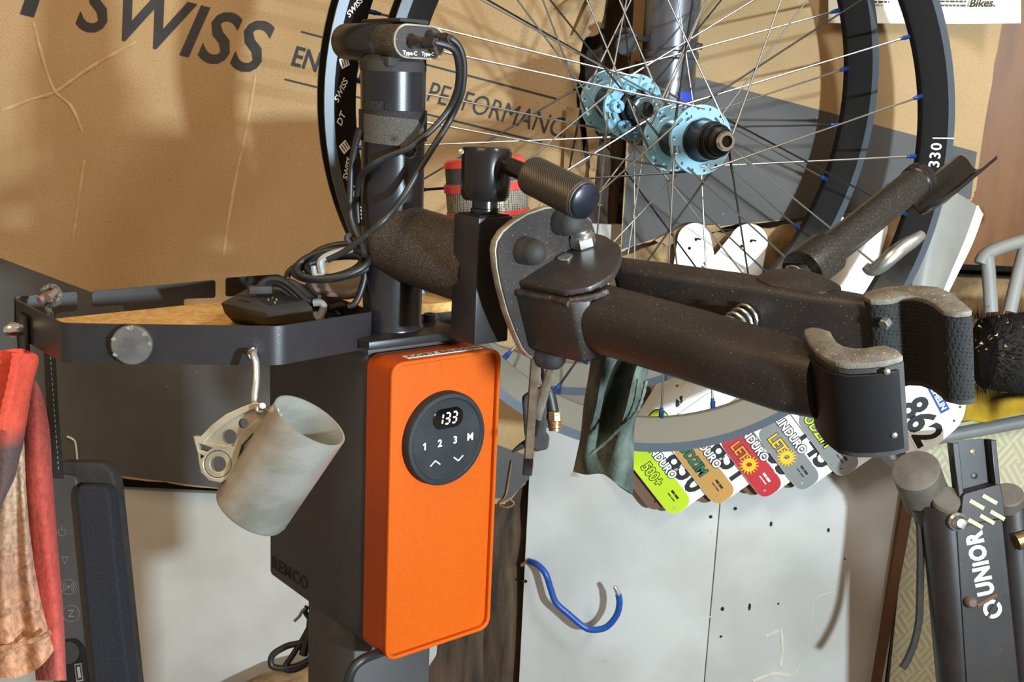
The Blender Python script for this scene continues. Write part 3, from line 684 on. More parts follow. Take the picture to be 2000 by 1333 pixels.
# ------------------------------------------------------------------ the clamp
ka = camv(.70, .19, -.69).normalized(); kv = camv(-.225, -.87, -.44); kv = (kv - ka * kv.dot(ka)).normalized(); kc = kv.cross(ka)
K = Fr(CAM + camv(.178, .0036, .59), ka, kc)
JH = .0555
near = K.px([(1569.7, 643), (1584, 638.6), (1600, 640), (1621, 647), (1628, 659), (1634, 668), (1648, 676), (1670, 680), (1691, 679), (1713, 675), (1729, 674), (1753, 683), (1764, 695),
             (1756, 699), (1729, 706), (1691, 710), (1656, 711.5), (1621, 705), (1594, 687), (1578, 667), (1571, 653)])
far = K.px([(1686, 571), (1702, 567), (1729, 560), (1764, 557), (1799, 557), (1832, 560), (1859, 572), (1880, 589), (1899, 606), (1891, 609), (1868, 611), (1840, 606), (1826, 595), (1810, 585), (1788, 579),
            (1764, 579), (1740, 585), (1718, 587), (1699, 586), (1687, 579)])
for lp, nm in ((near, 'near'), (far, 'far')):
    jp = MB().fprism(K, lp, -JH, -.0035).build('jaw_pad', 'pad_texture' if nm == 'far' else 'rubber', st, smooth=50)
    MB().fprism(K, lp, -.0035, 0).build('pad_top', 'rubber_top', jp, bevel=.0008, seg=2, smooth=50)
    MB().fprism(K, lp, -JH - .003, -JH).build('pad_lip', 'rubber', jp, smooth=50)
    if nm == 'far':
        KD = K.at(0, 0, -.0055)
        for a, b in KD.px([(1736, 592), (1754, 588), (1772, 586), (1790, 587), (1805, 590), (1818, 596), (1827, 603), (1833, 610)]):
            MB().lathe(Fr(KD.p(a, b - .0004, 0), K.x, K.z), [(.0012, -.001), (.0011, .0004), (.0006, .001)], 8).build('grip_stud', 'rubber', jp)
        sx_, sy_ = [t for t in K.at(0, 0, -.014).px([(1727, 634)])[0]]
        MB().lathe(Fr(K.p(sx_, sy_ + .001, -.014), K.x, K.z), [(.0034, -.002), (.0034, .0016), (.0026, .0022), (.0001, .0022)], 6).build('pad_screw', 'zinc', jp, smooth=0)
    else:
        outl = [Vector(t) for t in K.px([(1580, 671), (1594, 689), (1621, 706.5), (1656, 712.5), (1691, 711), (1729, 707), (1753, 701)])]
        off_ = []
        for i, p_ in enumerate(outl):
            d_ = outl[min(i + 1, 6)] - outl[max(i - 1, 0)]; d_.normalize(); off_.append(p_ + Vector((d_.y, -d_.x)) * .0016)
        pl = MB().fprism(K, outl + off_[::-1], -JH + .001, -.006).build('jaw_plate', 'jaw_black', st, bevel=.0004, seg=1)
        e0, e1 = K.p(off_[5].x, off_[5].y, 0), K.p(off_[6].x, off_[6].y, 0)
        dd = (e1 - e0).normalized(); nn_ = dd.cross(K.z)
        if nn_.dot(CAM - e0) < 0: nn_ = -nn_
        for px_ in ((1733, 727), (1747, 851)):
            p_ = onplane(*px_, e0 + nn_ * .0003, nn_)
            MB().lathe(Fr(p_, dd, K.z) if dd.cross(K.z).dot(nn_) > 0 else Fr(p_, K.z, dd), [(.0017, -.001), (.0017, .0003), (.0012, .0008), (.0001, .0010)], 14).build('rivet', 'zinc', pl)
KM = K.at(0, 0, -.027)
cl = [KM.px([(1187, 626)])[0]]; cl = KM.px([(1187, 626), (1350, 673), (1536, 731), (1600, 752)])
mid = lambda t: KM.p(*t, 0)
pts = [mid(t) for t in cl]; v0 = pts[1] - pts[0]; pts.insert(0, pts[0] - v0 * ((K.loc(pts[0])[0] + .205) / v0.dot(K.x)))
rs = []
for i, p_ in enumerate(pts):
    sx2, sz2 = (
        (.0205, .0215), (.0205, .0212), (.020, .0210), (.0185, .0208), (.012, .020))[i]
    rs.append([p_ + K.y * (sx2 * math.copysign(abs(math.cos(t)) ** .75, math.cos(t))) + K.z * (sz2 * math.copysign(abs(math.sin(t)) ** .75, math.sin(t))) for t in [2 * math.pi * k / 32 for k in range(32)]])
ca1 = MB().rings(rs).build('clamp_arm', 'dusty_black', st, smooth=50)
fp = U(1352, 706, (pts[2] - CAM).dot(FWD) - .0195)
MB().lathe(Fr(fp, K.x, K.z) if K.x.cross(K.z).dot(FWD) < 0 else Fr(fp, K.z, K.x), [(.0001, -.001), (.0022, -.001), (.0022, .0006), (.0001, .0006)], 12).build('drain_hole', 'dark_hole', ca1)
KT = K.at(0, 0, -.004)
top = KT.px([(1195, 496), (1330, 513), (1459, 530), (1570, 550), (1682, 569), (1720, 577)]); bo = KT.px([(1195, 521), (1330, 543), (1459, 561), (1570, 580), (1682, 592), (1720, 598)])
MB().fprism(KT, top + bo[::-1], -.043, 0).build('clamp_arm', 'dusty_black', st, bevel=.004, seg=3)
kb = KT.at(0, 0, .0015)
MB().fprism(kb, roundpoly(kb.px([(1470, 540), (1505, 524), (1560, 521), (1610, 536), (1650, 560), (1600, 572), (1500, 556)]), .006), -.034, 0).build('arm_boss', 'dusty_black', st, bevel=.002)
# jaw brackets behind the pads
for lp, d_ in ((near, -1), (far, 1)):
    cxm = sum(p[0] for p in lp) / len(lp); cym = sum(p[1] for p in lp) / len(lp)
e_ = KM.px([(1585, 742)])[0]
MB().box(K, e_[0] - .010, e_[0] + .012, e_[1] - .006, e_[1] + .004, -.046, -.010).build('jaw_bracket', 'dusty_black', st, bevel=.003)
e2 = KT.px([(1700, 590)])[0]
MB().box(K, e2[0] - .012, e2[0] + .018, e2[1] + .007, e2[1] + .018, -.046, -.008).build('jaw_bracket', 'dusty_black', st, bevel=.003)
# threaded rod, spring and handle along the jaw axis
KS = K.at(0, 0, -.024)
P0 = KS.p(*KS.px([(1440, 634)])[0], 0)
def s_for(x):
    lo_, hi_ = -.1, .6
    for _ in range(50):
        m_ = (lo_ + hi_) / 2; w = P0 + K.y * m_ - CAM
        if w.dot(RT) / w.dot(FWD) * F + CX < x: lo_ = m_
        else: hi_ = m_
    return lo_
def hx(x): return P0 + K.y * s_for(x)
s0, s1 = s_for(1415), s_for(1560)
MB().cyl(P0 + K.y * s0, P0 + K.y * (s1 + .02), .0058, 16).build('threaded_rod', 'dusty_black', st)
he = []
NT = 15
for k in range(NT * 14 + 1):
    t = k / 14 * 2 * math.pi; u = k / (NT * 14)
    he.append(P0 + K.y * (s0 + (s1 - s0) * u) + (K.x * math.cos(t) + K.z * math.sin(t)) * .0084)
MB().tube(he, .0011, 6).build('coil_spring', 'zinc', st)
HA = Fr(P0, K.z, K.x); HA.z = K.y
c0_, c1_, h1_, e1_ = s_for(1562), s_for(1612), s_for(1785), s_for(1800)
def tube_at(p0, prof, nm, m_, n=36): return MB().lathe(Fr(p0, K.z, K.x), prof, n).build(nm, m_, st)
tube_at(P0, [(.0128, c0_ + .004), (.0150, c0_ + .003), (.0152, c0_ + .004), (.0152, c1_), (.0140, c1_ + .001), (.0110, c1_ + .001)], 'handle_collar', 'handle_metal')
tube_at(P0, [(.0112, c1_), (.0112, h1_)], 'handle_tube', 'handle_metal')
tube_at(P0, [(.0112, h1_), (.0122, h1_ + .001), (.0122, h1_ + .004), (.0110, h1_ + .005), (.0124, h1_ + .006), (.0124, h1_ + .010), (.008, h1_ + .012)], 'handle_end', 'gloss_black')
pe = s_for(1905); EF = Fr(P0 + K.y * pe, K.x, K.z)
pr = [Vector(t) for t in EF.px([(1862, 308), (1876, 303), (1888, 309), (1897, 322), (1906, 331), (1918, 328), (1932, 316), (1948, 303)])]
cpr = sum(pr, Vector((0, 0))) / len(pr)
sm = [Vector((v_.x, v_.y)) for v_ in cr([(p_.x, p_.y, 0) for p_ in pr], 4)]
rs = []
base2 = s_for(1790) 
bp_ = EF.px([(1905, 331)])[0]
for u in (0, .04, .12, .3, .6, 1.0):
    w_ = .42 + .58 * min(1, (u / .3)) ** .5 if u < .3 else 1.0
    ss = (base2 + .004 - pe) * (1 - u)
    lp = [cpr + (v_ - cpr) * w_ for v_ in sm]
    lo2 = [v_ + Vector((0, -.0032)) for v_ in lp]
    rs.append([EF.p(v_.x, v_.y, 0) + K.y * ss for v_ in lp] + [EF.p(v_.x, v_.y, 0) + K.y * ss for v_ in lo2[::-1]])
hpd = MB().rings(rs).build('handle_paddle', 'gloss_black', st, smooth=50)
MB().rings([rs[-1], [v_ + K.y * .0008 for v_ in rs[-1]]]).build('paddle_edge', 'plate_edge', hpd, smooth=50)
dq = (hx(1720) - CAM).dot(FWD) + .006
lv = [U(1690, 520, dq), U(1702, 528, dq - .002), U(1722, 517, dq - .006), U(1742, 500, dq - .008), U(1765, 482, dq - .006), U(1785, 470, dq - .004), U(1800, 459, dq)]
q_ = cr(lv, 5)
MB().tube(q_, [.0030 + .0026 * math.sin(min(1, i / len(q_) * 1.0) * math.pi * .95 + .1) for i in range(len(q_))], 12).build('cam_lever', 'zinc', st)
# swivel plate with dome nuts, gusset plates
KP = Fr(K.p(-.243, 0, 0), K.y, K.z)
ol = KP.px([(1100, 402), (1065, 405), (1030, 417), (1003, 434), (982, 452), (970, 472), (967, 490), (970, 525), (978, 565), (990, 610), (1005, 650), (1020, 683), (1032, 697), (1048, 705), (1078, 706), (1105, 680), (1135, 610), (1160, 530), (1168, 470), (1155, 430), (1130, 408)])
MB().shape(KP, [ol], -.0055, 0, .0004).build('swivel_plate', 'plate_edge', st)
cen = Vector((sum(p[0] for p in ol) / len(ol), sum(p[1] for p in ol) / len(ol)))
spf = MB().shape(KP, [[tuple(cen + (Vector(p) - cen) * .975) for p in ol]], 0, .0012).build('plate_face', 'dusty_black', st)
for px_ in ((1018, 486), (1090, 430), (1058, 690)):
    a, b = KP.px([px_])[0]
    MB().lathe(KP.at(a, b - .001, .001), [(.0094, 0), (.0094, .006), (.0089, .0075), (.0089, .010), (.0080, .0138), (.0056, .0168), (.0028, .0183), (.0001, .0187)], 28).build('dome_nut', 'rubber', st)
gp_ = [(1002, 548), (1105, 569), (1150, 561), (1178, 547), (1200, 531), (1213, 503), (1212, 480), (1182, 460), (1140, 450), (1065, 512)]
KG = K.at(0, 0, .0005)
gl_ = roundpoly(KG.px(gp_), .003)
gu = MB().fprism(KG, gl_, -.005, 0).build('gusset_plate', 'dusty_black', st, bevel=.001)
MB().fprism(KG, gl_, -.054, -.049).build('gusset_plate', 'dusty_black', st, bevel=.001)
# weld fillets beside the gusset
gw = [KG.p(a, b, -.005) for a, b in KG.px([(1110, 574), (1130, 572), (1160, 566), (1184, 556)])]
MB().tube(cr(gw, 5), [.0022 + .0003 * math.sin(i * 2.1) for i in range(16)], 8).build('weld_bead', 'dusty_black', gu)
hb = KP.px([(1010, 556), (1120, 575)])
yl = [KG.p(a, b, -.006) for a, b in KG.px([(1006, 556), (1040, 563), (1080, 570), (1108, 578)])]
MB().tube(cr(yl, 5), [.0022 + .0003 * math.sin(i * 1.7) for i in range(16)], 8).build('weld_bead', 'dusty_black', gu)
fold = [KG.p(a, b, .0005) for a, b in KG.px([(1022, 536), (1065, 512), (1140, 454)])]
MB().tube(fold, .0016, 10).build('weld_bead', 'dusty_black', gu)
a, b = KG.px([(1140, 479)])[0]; NFr = KG.at(a, b, 0)
MB().lathe(NFr, [(.0088, 0), (.0092, .0006), (.0092, .0066), (.0080, .0078)], 6).build('lock_nut', 'zinc', gu, smooth=20)
MB().lathe(NFr, [(.0078, .0070), (.0078, .0090), (.0066, .0102), (.0050, .0102), (.0046, .0114), (.0001, .0114)], 24).build('lock_nut_collar', 'zinc', gu)
a, b = KG.px([(1104, 503)])[0]
MB().lathe(KG.at(a, b), [(.0054, 0), (.0054, .0006), (.0048, .0011), (.0001, .0012)], 24).build('pivot_pin', 'zinc', gu)
# filler block between the gussets, at the root of the arms
rb_ = KG.px([(1001, 556), (1112, 580), (1150, 570), (1165, 520), (1140, 460), (1066, 514)])
MB().fprism(KG, rb_, -.049, -.005).build('root_block', 'dusty_black', st, bevel=.002)
# ------------------------------------------------------------------ light on the column top
lamp_d = (CT - CAM).dot(FWD)
LP = Fr(U(819, 82, lamp_d - .030), EX, EZ)            # x across, y up, z out of the socket face
lt = thing('bike_light', LP.p(0, -.012, -.04), 'dusty black bike light lying on top of the black column with two plugs', 'bike light')
def stad(w, h, k=1.0): return rrect(-w * k, -h * k, w * k, h * k, h * k * .98, 8)
def loft(fr, secs):                     # secs: (z, w, h)
    return MB().rings([[fr.p(a, b, z) for a, b in stad(w, h)] for z, w, h in secs])
loft(LP, [(-.034, .0215, .0112), (-.033, .0222, .0118), (-.0015, .0222, .0118), (-.0005, .0218, .0115)]).build('light_body', 'dusty_grey', lt)
loft(LP, [(-.090, .014, .008), (-.088, .0195, .0115), (-.083, .0225, .0132), (-.031, .0232, .0134), (-.0300, .0226, .0129)]).build('light_head', 'tube_black', lt)
MB().shape(LP, [stad(.0222, .0118), stad(.0208, .0106)], -.0008, .0010).build('face_rim', 'plate_edge', lt)
MB().shape(LP, [stad(.0210, .0108)], -.0012, .0001).build('socket_face', 'dusty_black', lt)
MB().text(LP.at(-.0140, -.0094, .0002), 'Type-C', .0040, 0, .0002, .0001).build('socket_lettering', 'white_ink', lt, smooth=0)
MB().text(LP.at(.0020, -.0090, .0002), 'Type-C', .0036, 0, .0002, .0001).build('socket_lettering', 'white_ink', lt, smooth=0)
MB().box(LP, -.002, .024, .0135, .0170, -.075, -.022).build('mount_rail', 'rubber', lt, bevel=.0015)
MB().box(LP, -.018, .016, -.018, -.0105, -.052, -.012).build('mount_foot', 'rubber', lt, bevel=.002)
cab = []
for n_, (px_, ln, pts) in enumerate((((803, 84), .030, [(885, 96, 0), (896, 130, .002), (893, 175, .004), (876, 215, 0), (845, 252, -.004), (800, 288, -.006), (752, 308, -.004), (722, 326, -.002), (703, 350, .01), (697, 390, .018), (700, 440, .02)]),
                                     ((838, 76), .026, [(896, 90, 0), (906, 125, .002), (902, 180, .004), (880, 232, .004), (848, 285, -.004), (815, 338, -.008), (785, 388, -.014), (752, 428, -.03), (712, 462, -.03), (672, 492, -.028), (640, 508, -.026)]))):
    a, b = LP.px([px_])[0]; f = LP.at(a, b, 0)
    cabt = thing('charging_cable', f.p(0, 0, ln), ('black cable from the light winding round the front of the column', 'black cable from the light hanging down to the coiled bundle')[n_], 'cable', 'cables plugged into the light')
    MB().lathe(f, [(.0040, .0005), (.0042, .002), (.0042, .016), (.0036, .0165), (.0036, .0185), (.0042, .019), (.0040, ln - .006), (.0030, ln - .002), (.0030, ln)], 18).build('plug', 'dusty_black', cabt)
    e = f.p(0, 0, ln - .001); dc = (e - CAM).dot(FWD)
    dS = (CB - CAM).dot(FWD) - .050
    P = [f.p(0, 0, ln - .004), e]
    for i, (x_, y_, dd) in enumerate(pts):
        u = min(1, (i + 1) / 4); P.append(U(x_, y_, dc * (1 - u) + (lamp_d - .0275 + (y_ - 100) * .00008) * u + dd))
    MB().tube(cr(P, 6), .0024, 10).build('cord', 'cable', cabt)
cz = thing('thin_cable', U(690, 420, .85), 'thin black cable running down the left side of the column to the bundle', 'cable')
P = [U(x_, y_, lamp_d + .004 + d_) for x_, y_, d_ in ((703, 252, -.012), (694, 285, -.006), (686, 330, 0), (684, 380, .004), (684, 420, .006), (692, 448, .006), (706, 474, .002), (712, 500, -.004))]
MB().tube(cr(P, 6), .0025, 10).build('cord', 'cable', cz)
P = [U(x_, y_, lamp_d + .012) for x_, y_ in ((678, 462, ), (690, 458), (700, 462), (702, 474), (690, 478), (680, 472))]
MB().tube(cr(P, 4, True), .0022, 8, closed=True).build('cable_tie', 'rubber', cz)
# ------------------------------------------------------------------ tool tray
D_ = U(731, 609, .83)
ZT = Fr(D_, EX, EY); TH = .0272
A2, B2, C2, D2, E2 = [Vector(t) for t in ZT.px([(25, 583), (120, 632), (545, 638), (731, 609), (543, 536)])]
ty = thing('tool_tray', ZT.p((A2.x + D2.x) / 2, (A2.y + D2.y) / 2, -TH), 'black sheet-metal tool tray with slotted back edge beside the orange box', 'tray')
def rnd_open(pts, r, n=5):
    out = [pts[0]]
    for i in range(1, len(pts) - 1):
        a, b, c = pts[i - 1], pts[i], pts[i + 1]; p, q = b + (a - b).normalized() * r, b + (c - b).normalized() * r
        for j in range(n + 1):
            t = j / n; out.append(p * (1 - t) ** 2 + b * 2 * t * (1 - t) + q * t * t)
    return out + [pts[-1]]
def strip(fr, pts, z0, z1, th):
    rs = []
    for i, p in enumerate(pts):
        d = (pts[min(i + 1, len(pts) - 1)] - pts[max(i - 1, 0)]).normalized(); n = Vector((-d.y, d.x)) * th
        rs.append([fr.p(p.x, p.y, z0), fr.p(p.x, p.y, z1), fr.p(p.x + n.x, p.y + n.y, z1), fr.p(p.x + n.x, p.y + n.y, z0)])
    return MB().rings(rs)
ring = rnd_open([A2 + (E2 - A2).normalized() * .012, A2, B2, C2, D2, E2], .007)
strip(ZT, ring, -TH, 0, .0016).build('tray_wall', 'black_coat', ty, smooth=35, bevel=0)
BKF = Fr(ZT.p(E2.x, E2.y, 0), ZT.p(A2.x, A2.y, 0) - ZT.p(E2.x, E2.y, 0), EZ)
def rail(px, nm):
    lp = BKF.px(px); MB().shape(BKF, [roundpoly(lp, .0025)], -.0008, .0008).build(nm, 'black_coat', ty)
zb = -TH
lE = (A2 - E2).length
e_ = lambda x: BKF.px([(x, 600)])[0][0]
rail([(543, 536), (441, 543), (441, 580), (470, 577), (470, 590), (359, 600), (358, 584), (420, 582), (420, 547), (179, 570), (179, 600), (242, 596), (243, 616), (108, 627), (108, 612), (150, 607), (150, 570), (28, 580), (28, 650), (543, 588)], 'back_rail')
bd = roundpoly([tuple(p_) for p_ in (A2.lerp(E2, .006), B2 + Vector((.002, .002)), C2 + Vector((0, .003)), D2 + Vector((-.002, .002)), E2 + Vector((-.002, -.002)))], .005)
MB().fprism(ZT, bd, -TH + .002, -TH + .009).build('tray_board', 'chipboard', ty, bevel=.0005, seg=1)
# magnet disc, hook nut on the tray's sides
BCn = Fr(ZT.p(B2.x, B2.y, 0), ZT.p(C2.x, C2.y, 0) - ZT.p(B2.x, B2.y, 0), EZ)
mg = thing('magnet', BCn.p(*BCn.px([(260, 708)])[0], .003), 'chipped round grey magnet stuck on the front of the tray', 'magnet')
a, b = BCn.px([(259, 672)])[0]
mg.location = BCn.p(a, b - .0135, .002)
mat('magnet', '4A4744', .55, .2, col2='5A5652', scale=90, specks=('A89E8C', 60, .66), bump=.4, bscale=120)
MB().lathe(BCn.at(a, b, .0002), [(.0134, 0), (.0134, .0044), (.0126, .0052), (.0001, .0053)], 40).build('magnet_body', 'magnet', mg)
for k in range(6):
    t = random.uniform(0, 6.28); f = BCn.at(a + .0122 * math.cos(t), b + .0122 * math.sin(t), .0046)
    MB().prism([f.p(*q_, 0) for q_ in [(random.uniform(.0006, .0026) * math.cos(w), random.uniform(.0006, .0022) * math.sin(w)) for w in (0, .9, 2, 3.1, 4.2, 5.3)]], f.z * .001).build('chip', 'plate_edge', mg, smooth=0)
ABn = Fr(ZT.p(A2.x, A2.y, 0), ZT.p(B2.x, B2.y, 0) - ZT.p(A2.x, A2.y, 0), EZ)
a, b = ABn.px([(50, 640)])[0]; f = ABn.at(a, b, .0)
MB().box(f, -.010, .010, -.030, .010, .0, .004).build('side_bracket', 'black_coat', ty, bevel=.002)
MB().lathe(f.at(-.001, -.001, .004), [(.0052, 0), (.0052, .006), (.0044, .0085), (.0024, .0105), (.0001, .011)], 20).build('cap_nut', 'chrome', ty)
# knotted cord in the tray
kd = thing('knotted_cord', U(98, 640, .80), 'grey braided cord tied in a knot at the left of the tray', 'cord')
mat('braid', '3A3530', .9, col2='6A6258', scale=500, lo=.4, hi=.6, bump=.8, bscale=1200)
dk = .80
MB().tube(cr([U(x_, y_, dk + d_) for x_, y_, d_ in ((100, 640, 0), (97, 615, 0), (94, 598, 0), (108, 592, -.004), (116, 580, -.004), (110, 566, 0), (98, 560, .002), (86, 568, 0), (84, 578, -.003), (94, 584, -.006), (106, 582, -.004))], 5), .0027, 10).build('knot', 'braid', kd)
for x0, y0, x1, y1 in ((100, 573, 76, 587), (108, 570, 93, 582)):
    MB().cyl(U(x0, y0, dk - .004), U(x1, y1, dk - .012), .0026, 10).build('cord_end', 'soft_tip', kd)
# ------------------------------------------------------------------ chipboard shelf behind the column
sh = MB().box(S, .012, .20, .135, .245, .0005, .0095).build('chipboard_shelf', 'chipboard', bevel=.0005, seg=1)
tag(sh, 'chipboard shelf board behind the black column', 'shelf')
# ------------------------------------------------------------------ charger in the tray
TB = ZT.at(0, 0, -TH + .009)
ch = thing('battery_charger', TB.p(*TB.px([(530, 625)])[0], 0), 'black battery charger with coiled lead lying in the tool tray', 'charger')
ft = [Vector(t) for t in TB.px([(452, 628), (508, 640), (622, 634), (606, 600), (520, 598)])]
hh = (.020, .0215, .0215, .023, .023)
tp_ = [Vector(t) for t in TB.at(0, 0, .021).px([(430, 590), (521, 611), (610, 598), (585, 572), (493, 556)])]
MB().rings([[TB.p(p.x, p.y, 0) for p in ft], [TB.p(p.x * .35 + q.x * .65, p.y * .35 + q.y * .65, .010) for p, q in zip(ft, tp_)], [TB.p(q.x, q.y, .0205) for q in tp_]]).build('charger_body', 'rubber', ch, bevel=.0014)
TC_ = TB.at(0, 0, .0206)
MB().fprism(TC_, TC_.px([(490, 562), (518, 555), (590, 588), (530, 598), (512, 590)]), -.0004, .0003).build('battery_bay', 'dark_hole', ch, smooth=0)
for px_ in ((524, 588), (532, 585), (540, 588), (537, 594)):
    MB().lathe(TC_.at(*TC_.px([px_])[0]), [(.0008, 0), (.0008, .0016), (.0003, .002)], 8).build('contact_pin', 'brass', ch)
txt_on(TC_, (463, 586), (500, 596), 'SIGMA', 8, 'letter_dark', ch, .0001, .1, 1.1, .0001)
dch = (TC_.p(*TC_.px([(540, 575)])[0], 0) - CAM).dot(FWD)
for k, pts in enumerate(([(505, 562), (520, 548), (545, 546), (570, 560), (592, 580), (612, 592)], [(512, 556), (540, 552), (565, 566), (590, 588), (614, 598)], [(525, 566), (550, 566), (580, 586), (608, 600)], [(548, 550), (575, 554), (600, 576), (620, 592), (640, 600)], [(640, 606), (662, 597), (680, 600), (689, 618)], [(622, 604), (648, 602), (664, 616)])):
    MB().tube(cr([U(x_, y_, dch - .012 + k * .003) for x_, y_ in pts], 5), .0026, 8).build('charger_lead', 'cable', ch)
MB().tube(cr([U(x_, y_, dch - .014) for x_, y_ in ((612, 592), (626, 592), (632, 602), (620, 622), (612, 612))], 4), .0030, 8).build('lead_band', 'grey_plastic', ch)
pf = Fr(U(505, 566, dch - .016), EX * .9 + EY * -.3, EZ)
MB().box(pf, -.008, .010, -.003, .003, -.004, .004).build('lead_plug', 'rubber', ch, bevel=.0012)
# coiled cable bundle hanging at the left of the column
cbd = thing('cable_bundle', U(650, 545, .86), 'coiled black cable tied with a grey strap at the foot of the column', 'cable')
db = .842
for k, (cx0, cy0, ra_, rb_, ph) in enumerate(((650, 516, 70, 26, 0), (640, 520, 66, 22, .4), (660, 510, 62, 30, .9), (652, 524, 72, 20, 1.5))):
    pts = []
    for i in range(14):
        t = 2 * math.pi * i / 14 + ph; c, s_ = math.cos(t), math.sin(t)
        pts.append(U(cx0 + ra_ * c + 6 * s_, cy0 + rb_ * s_ - 12 * c, db - .010 * s_ + k * .004 - .006))
    MB().tube(cr(pts, 4, True), .0027, 10, closed=True).build('cable_loop', 'cable', cbd)
MB().tube(cr([U(x_, y_, db - .014) for x_, y_ in ((612, 520), (616, 538), (628, 534), (626, 512), (640, 500), (664, 492), (688, 486))], 5), [.0022] * 10 + [.0028] * 21, 8).build('tie_strap', 'grey_plastic', cbd)
MB().tube(cr([U(x_, y_, db + .004) for x_, y_ in ((704, 500), (712, 535), (706, 565), (694, 592), (680, 600))], 5), .0026, 10).build('cable_tail', 'cable', cbd)
MB().tube(cr([U(x_, y_, db + .03) for x_, y_ in ((560, 545), (566, 530), (590, 516), (620, 520))], 5), .0026, 10).build('cable_tail', 'cable', cbd)
gg = thing('protective_glasses', U(650, 580, .93), 'brown tinted glasses lying behind the coiled cable', 'glasses')
mat('brown_tint', '5C5148', .25, col2='6A5E52', scale=20)
rw = lambda dy, dz: [U(x_, y_ + dy, .885 + dz) for x_, y_ in ((598, 540), (620, 556), (650, 564), (680, 568), (705, 560))]
grid_sheet([rw(-26, .012), rw(-8, .004), rw(8, 0)], 5, .0016).build('lens', 'brown_tint', gg)
MB().tube(cr(rw(12, -.002), 5), .0022, 8).build('frame', 'soft_tip', gg)
MB().tube(cr([U(598, 545, .886), U(612, 572, .874), U(624, 580, .868)], 5), .002, 8).build('temple', 'rubber', gg)
# ------------------------------------------------------------------ cup hanging on a wire
wire = thing('wire_hook', U(495, 700, .765), 'bent aluminium wire hooked through the front of the tray', 'hook')
dc = .745
MB().tube(cr([U(x_, y_, d_) for x_, y_, d_ in ((497, 686, .775), (494, 690, .757), (496, 697, .752), (500, 712, dc + .004), (500, 745, dc), (497, 775, dc), (500, 797, dc), (508, 800, dc - .008))], 6), .0023, 10).build('wire', 'alu_wire', wire)
MB().lathe(Fr(U(494, 690, .768), EX, EZ), [(.0045, 0), (.0045, .002), (.0001, .003)], 10).build('wire_washer', 'plate_edge', wire)
ct = U(606, 822, dc - .006); cb_ = U(487, 1000, dc + .014)
cax = (ct - cb_).normalized()
CU = Fr(cb_, RT, cax.cross(RT)); CU.z = cax; CU.x = (RT - cax * RT.dot(cax)).normalized(); CU.y = cax.cross(CU.x)
cup = thing('metal_cup', cb_, 'dented silver cup cut from a tube with a machined handle hanging by a wire', 'cup')
hc = (ct - cb_).length; rc = .0262
MB().lathe(CU, [(.0001, .0005), (rc - .004, .0), (rc - .001, .001), (rc, .004), (rc, hc), (rc - .0013, hc), (rc - .0013, .004), (.0001, .003)], 56).build('cup_body', 'alu_satin', cup, smooth=50)
HFm = Fr(U(460, 865, dc + .002), RT, -DN)
o2 = HFm.px([(381, 851), (396, 852), (416, 830), (445.5, 808), (477, 794), (499.5, 786), (513, 787), (524, 797), (541, 812), (542, 828), (517.5, 834), (495, 848), (475, 870), (468, 895), (466, 915), (454.5, 933), (434, 942), (412, 938), (396, 922), (392, 904), (390, 886), (385, 868)])
def pc(cx0, cy0, r_, n=18): return HFm.px([(cx0 + r_ * math.cos(2 * math.pi * k / n), cy0 + r_ * math.sin(2 * math.pi * k / n)) for k in range(n)])
tri1 = HFm.px([(391, 865), (418, 874), (408, 882), (393, 878)]); tri2 = HFm.px([(394, 886), (402, 890), (395, 896)])
pock = HFm.px([(404, 863), (424, 842), (450, 822), (480, 806), (500, 799), (512, 802), (514, 814), (500, 822), (482, 836), (464, 858), (460, 872), (440, 868)])
hd = MB().shape(HFm, [o2, pc(477, 827, 10), pc(449.6, 853, 14.5), pc(428.6, 906, 15), tri1, tri2], -.0035, .0022).build('handle', 'alu_cast', cup)
MB().shape(HFm, [o2, pock, pc(428.6, 906, 27), tri1, tri2], .0022, .0048, .0006).build('handle_rib', 'alu_cast', cup)
MB().shape(HFm, [pc(428.6, 906, 26, 28), pc(428.6, 906, 15, 22)], .0010, .0038, .0005).build('handle_eye', 'alu_cast', cup)
MB().cyl(U(501, 812, dc + .008), U(513, 793, dc - .010), .0021, 12).build('handle_pin', 'zinc', cup)
for P, r_ in (([(527, 800), (536, 806), (541, 816), (538, 826)], .0032), ([(464, 920), (468, 923), (472, 921)], .0024)):
    MB().tube(cr([U(x_, y_, dc - .006) for x_, y_ in P], 4), [r_ * (1 + .2 * math.sin(i * 1.9)) for i in range(4 * (len(P) - 1) + 1)], 8).build('weld_bead', 'weld_white', cup)
# ------------------------------------------------------------------ cables beside the post
cp2 = thing('power_cable', U(570, 1310, .98), 'looped black power cable hanging beside the lower post', 'cable')
for pts, r_ in (([(612, 1190), (606, 1205), (598, 1250), (560, 1263), (533, 1280), (530, 1300), (548, 1306), (580, 1302), (610, 1285), (618, 1265)], .0028), ([(610, 1215), (590, 1252), (572, 1280), (556, 1306), (575, 1309), (600, 1297)], .0026), ([(600, 1185), (596, 1196), (604, 1208)], .0022), ([(608, 1230), (597, 1262), (592, 1280)], .0040)):
    MB().tube(cr([U(x_, y_, .985) for x_, y_ in pts], 6), r_, 10).build('cord', 'cable', cp2)
MB().tube(cr([U(x_, y_, .98) for x_, y_ in ((597, 1188), (590, 1195), (585, 1204), (575, 1214))], 4), .0014, 6).build('twist_tie', 'grey_plastic', cp2)
gc = thing('grey_cable', U(700, 1333, .84), 'dark grey cable looping from under the orange box', 'cable')
MB().tube(cr([U(x_, y_, d_) for x_, y_, d_ in ((752, 1272, .885), (735, 1278, .855), (712, 1287, .84), (692, 1303, .835), (680, 1330, .835), (676, 1360, .84), (690, 1420, .85))], 6), .0036, 12).build('cord', 'cable', gc)
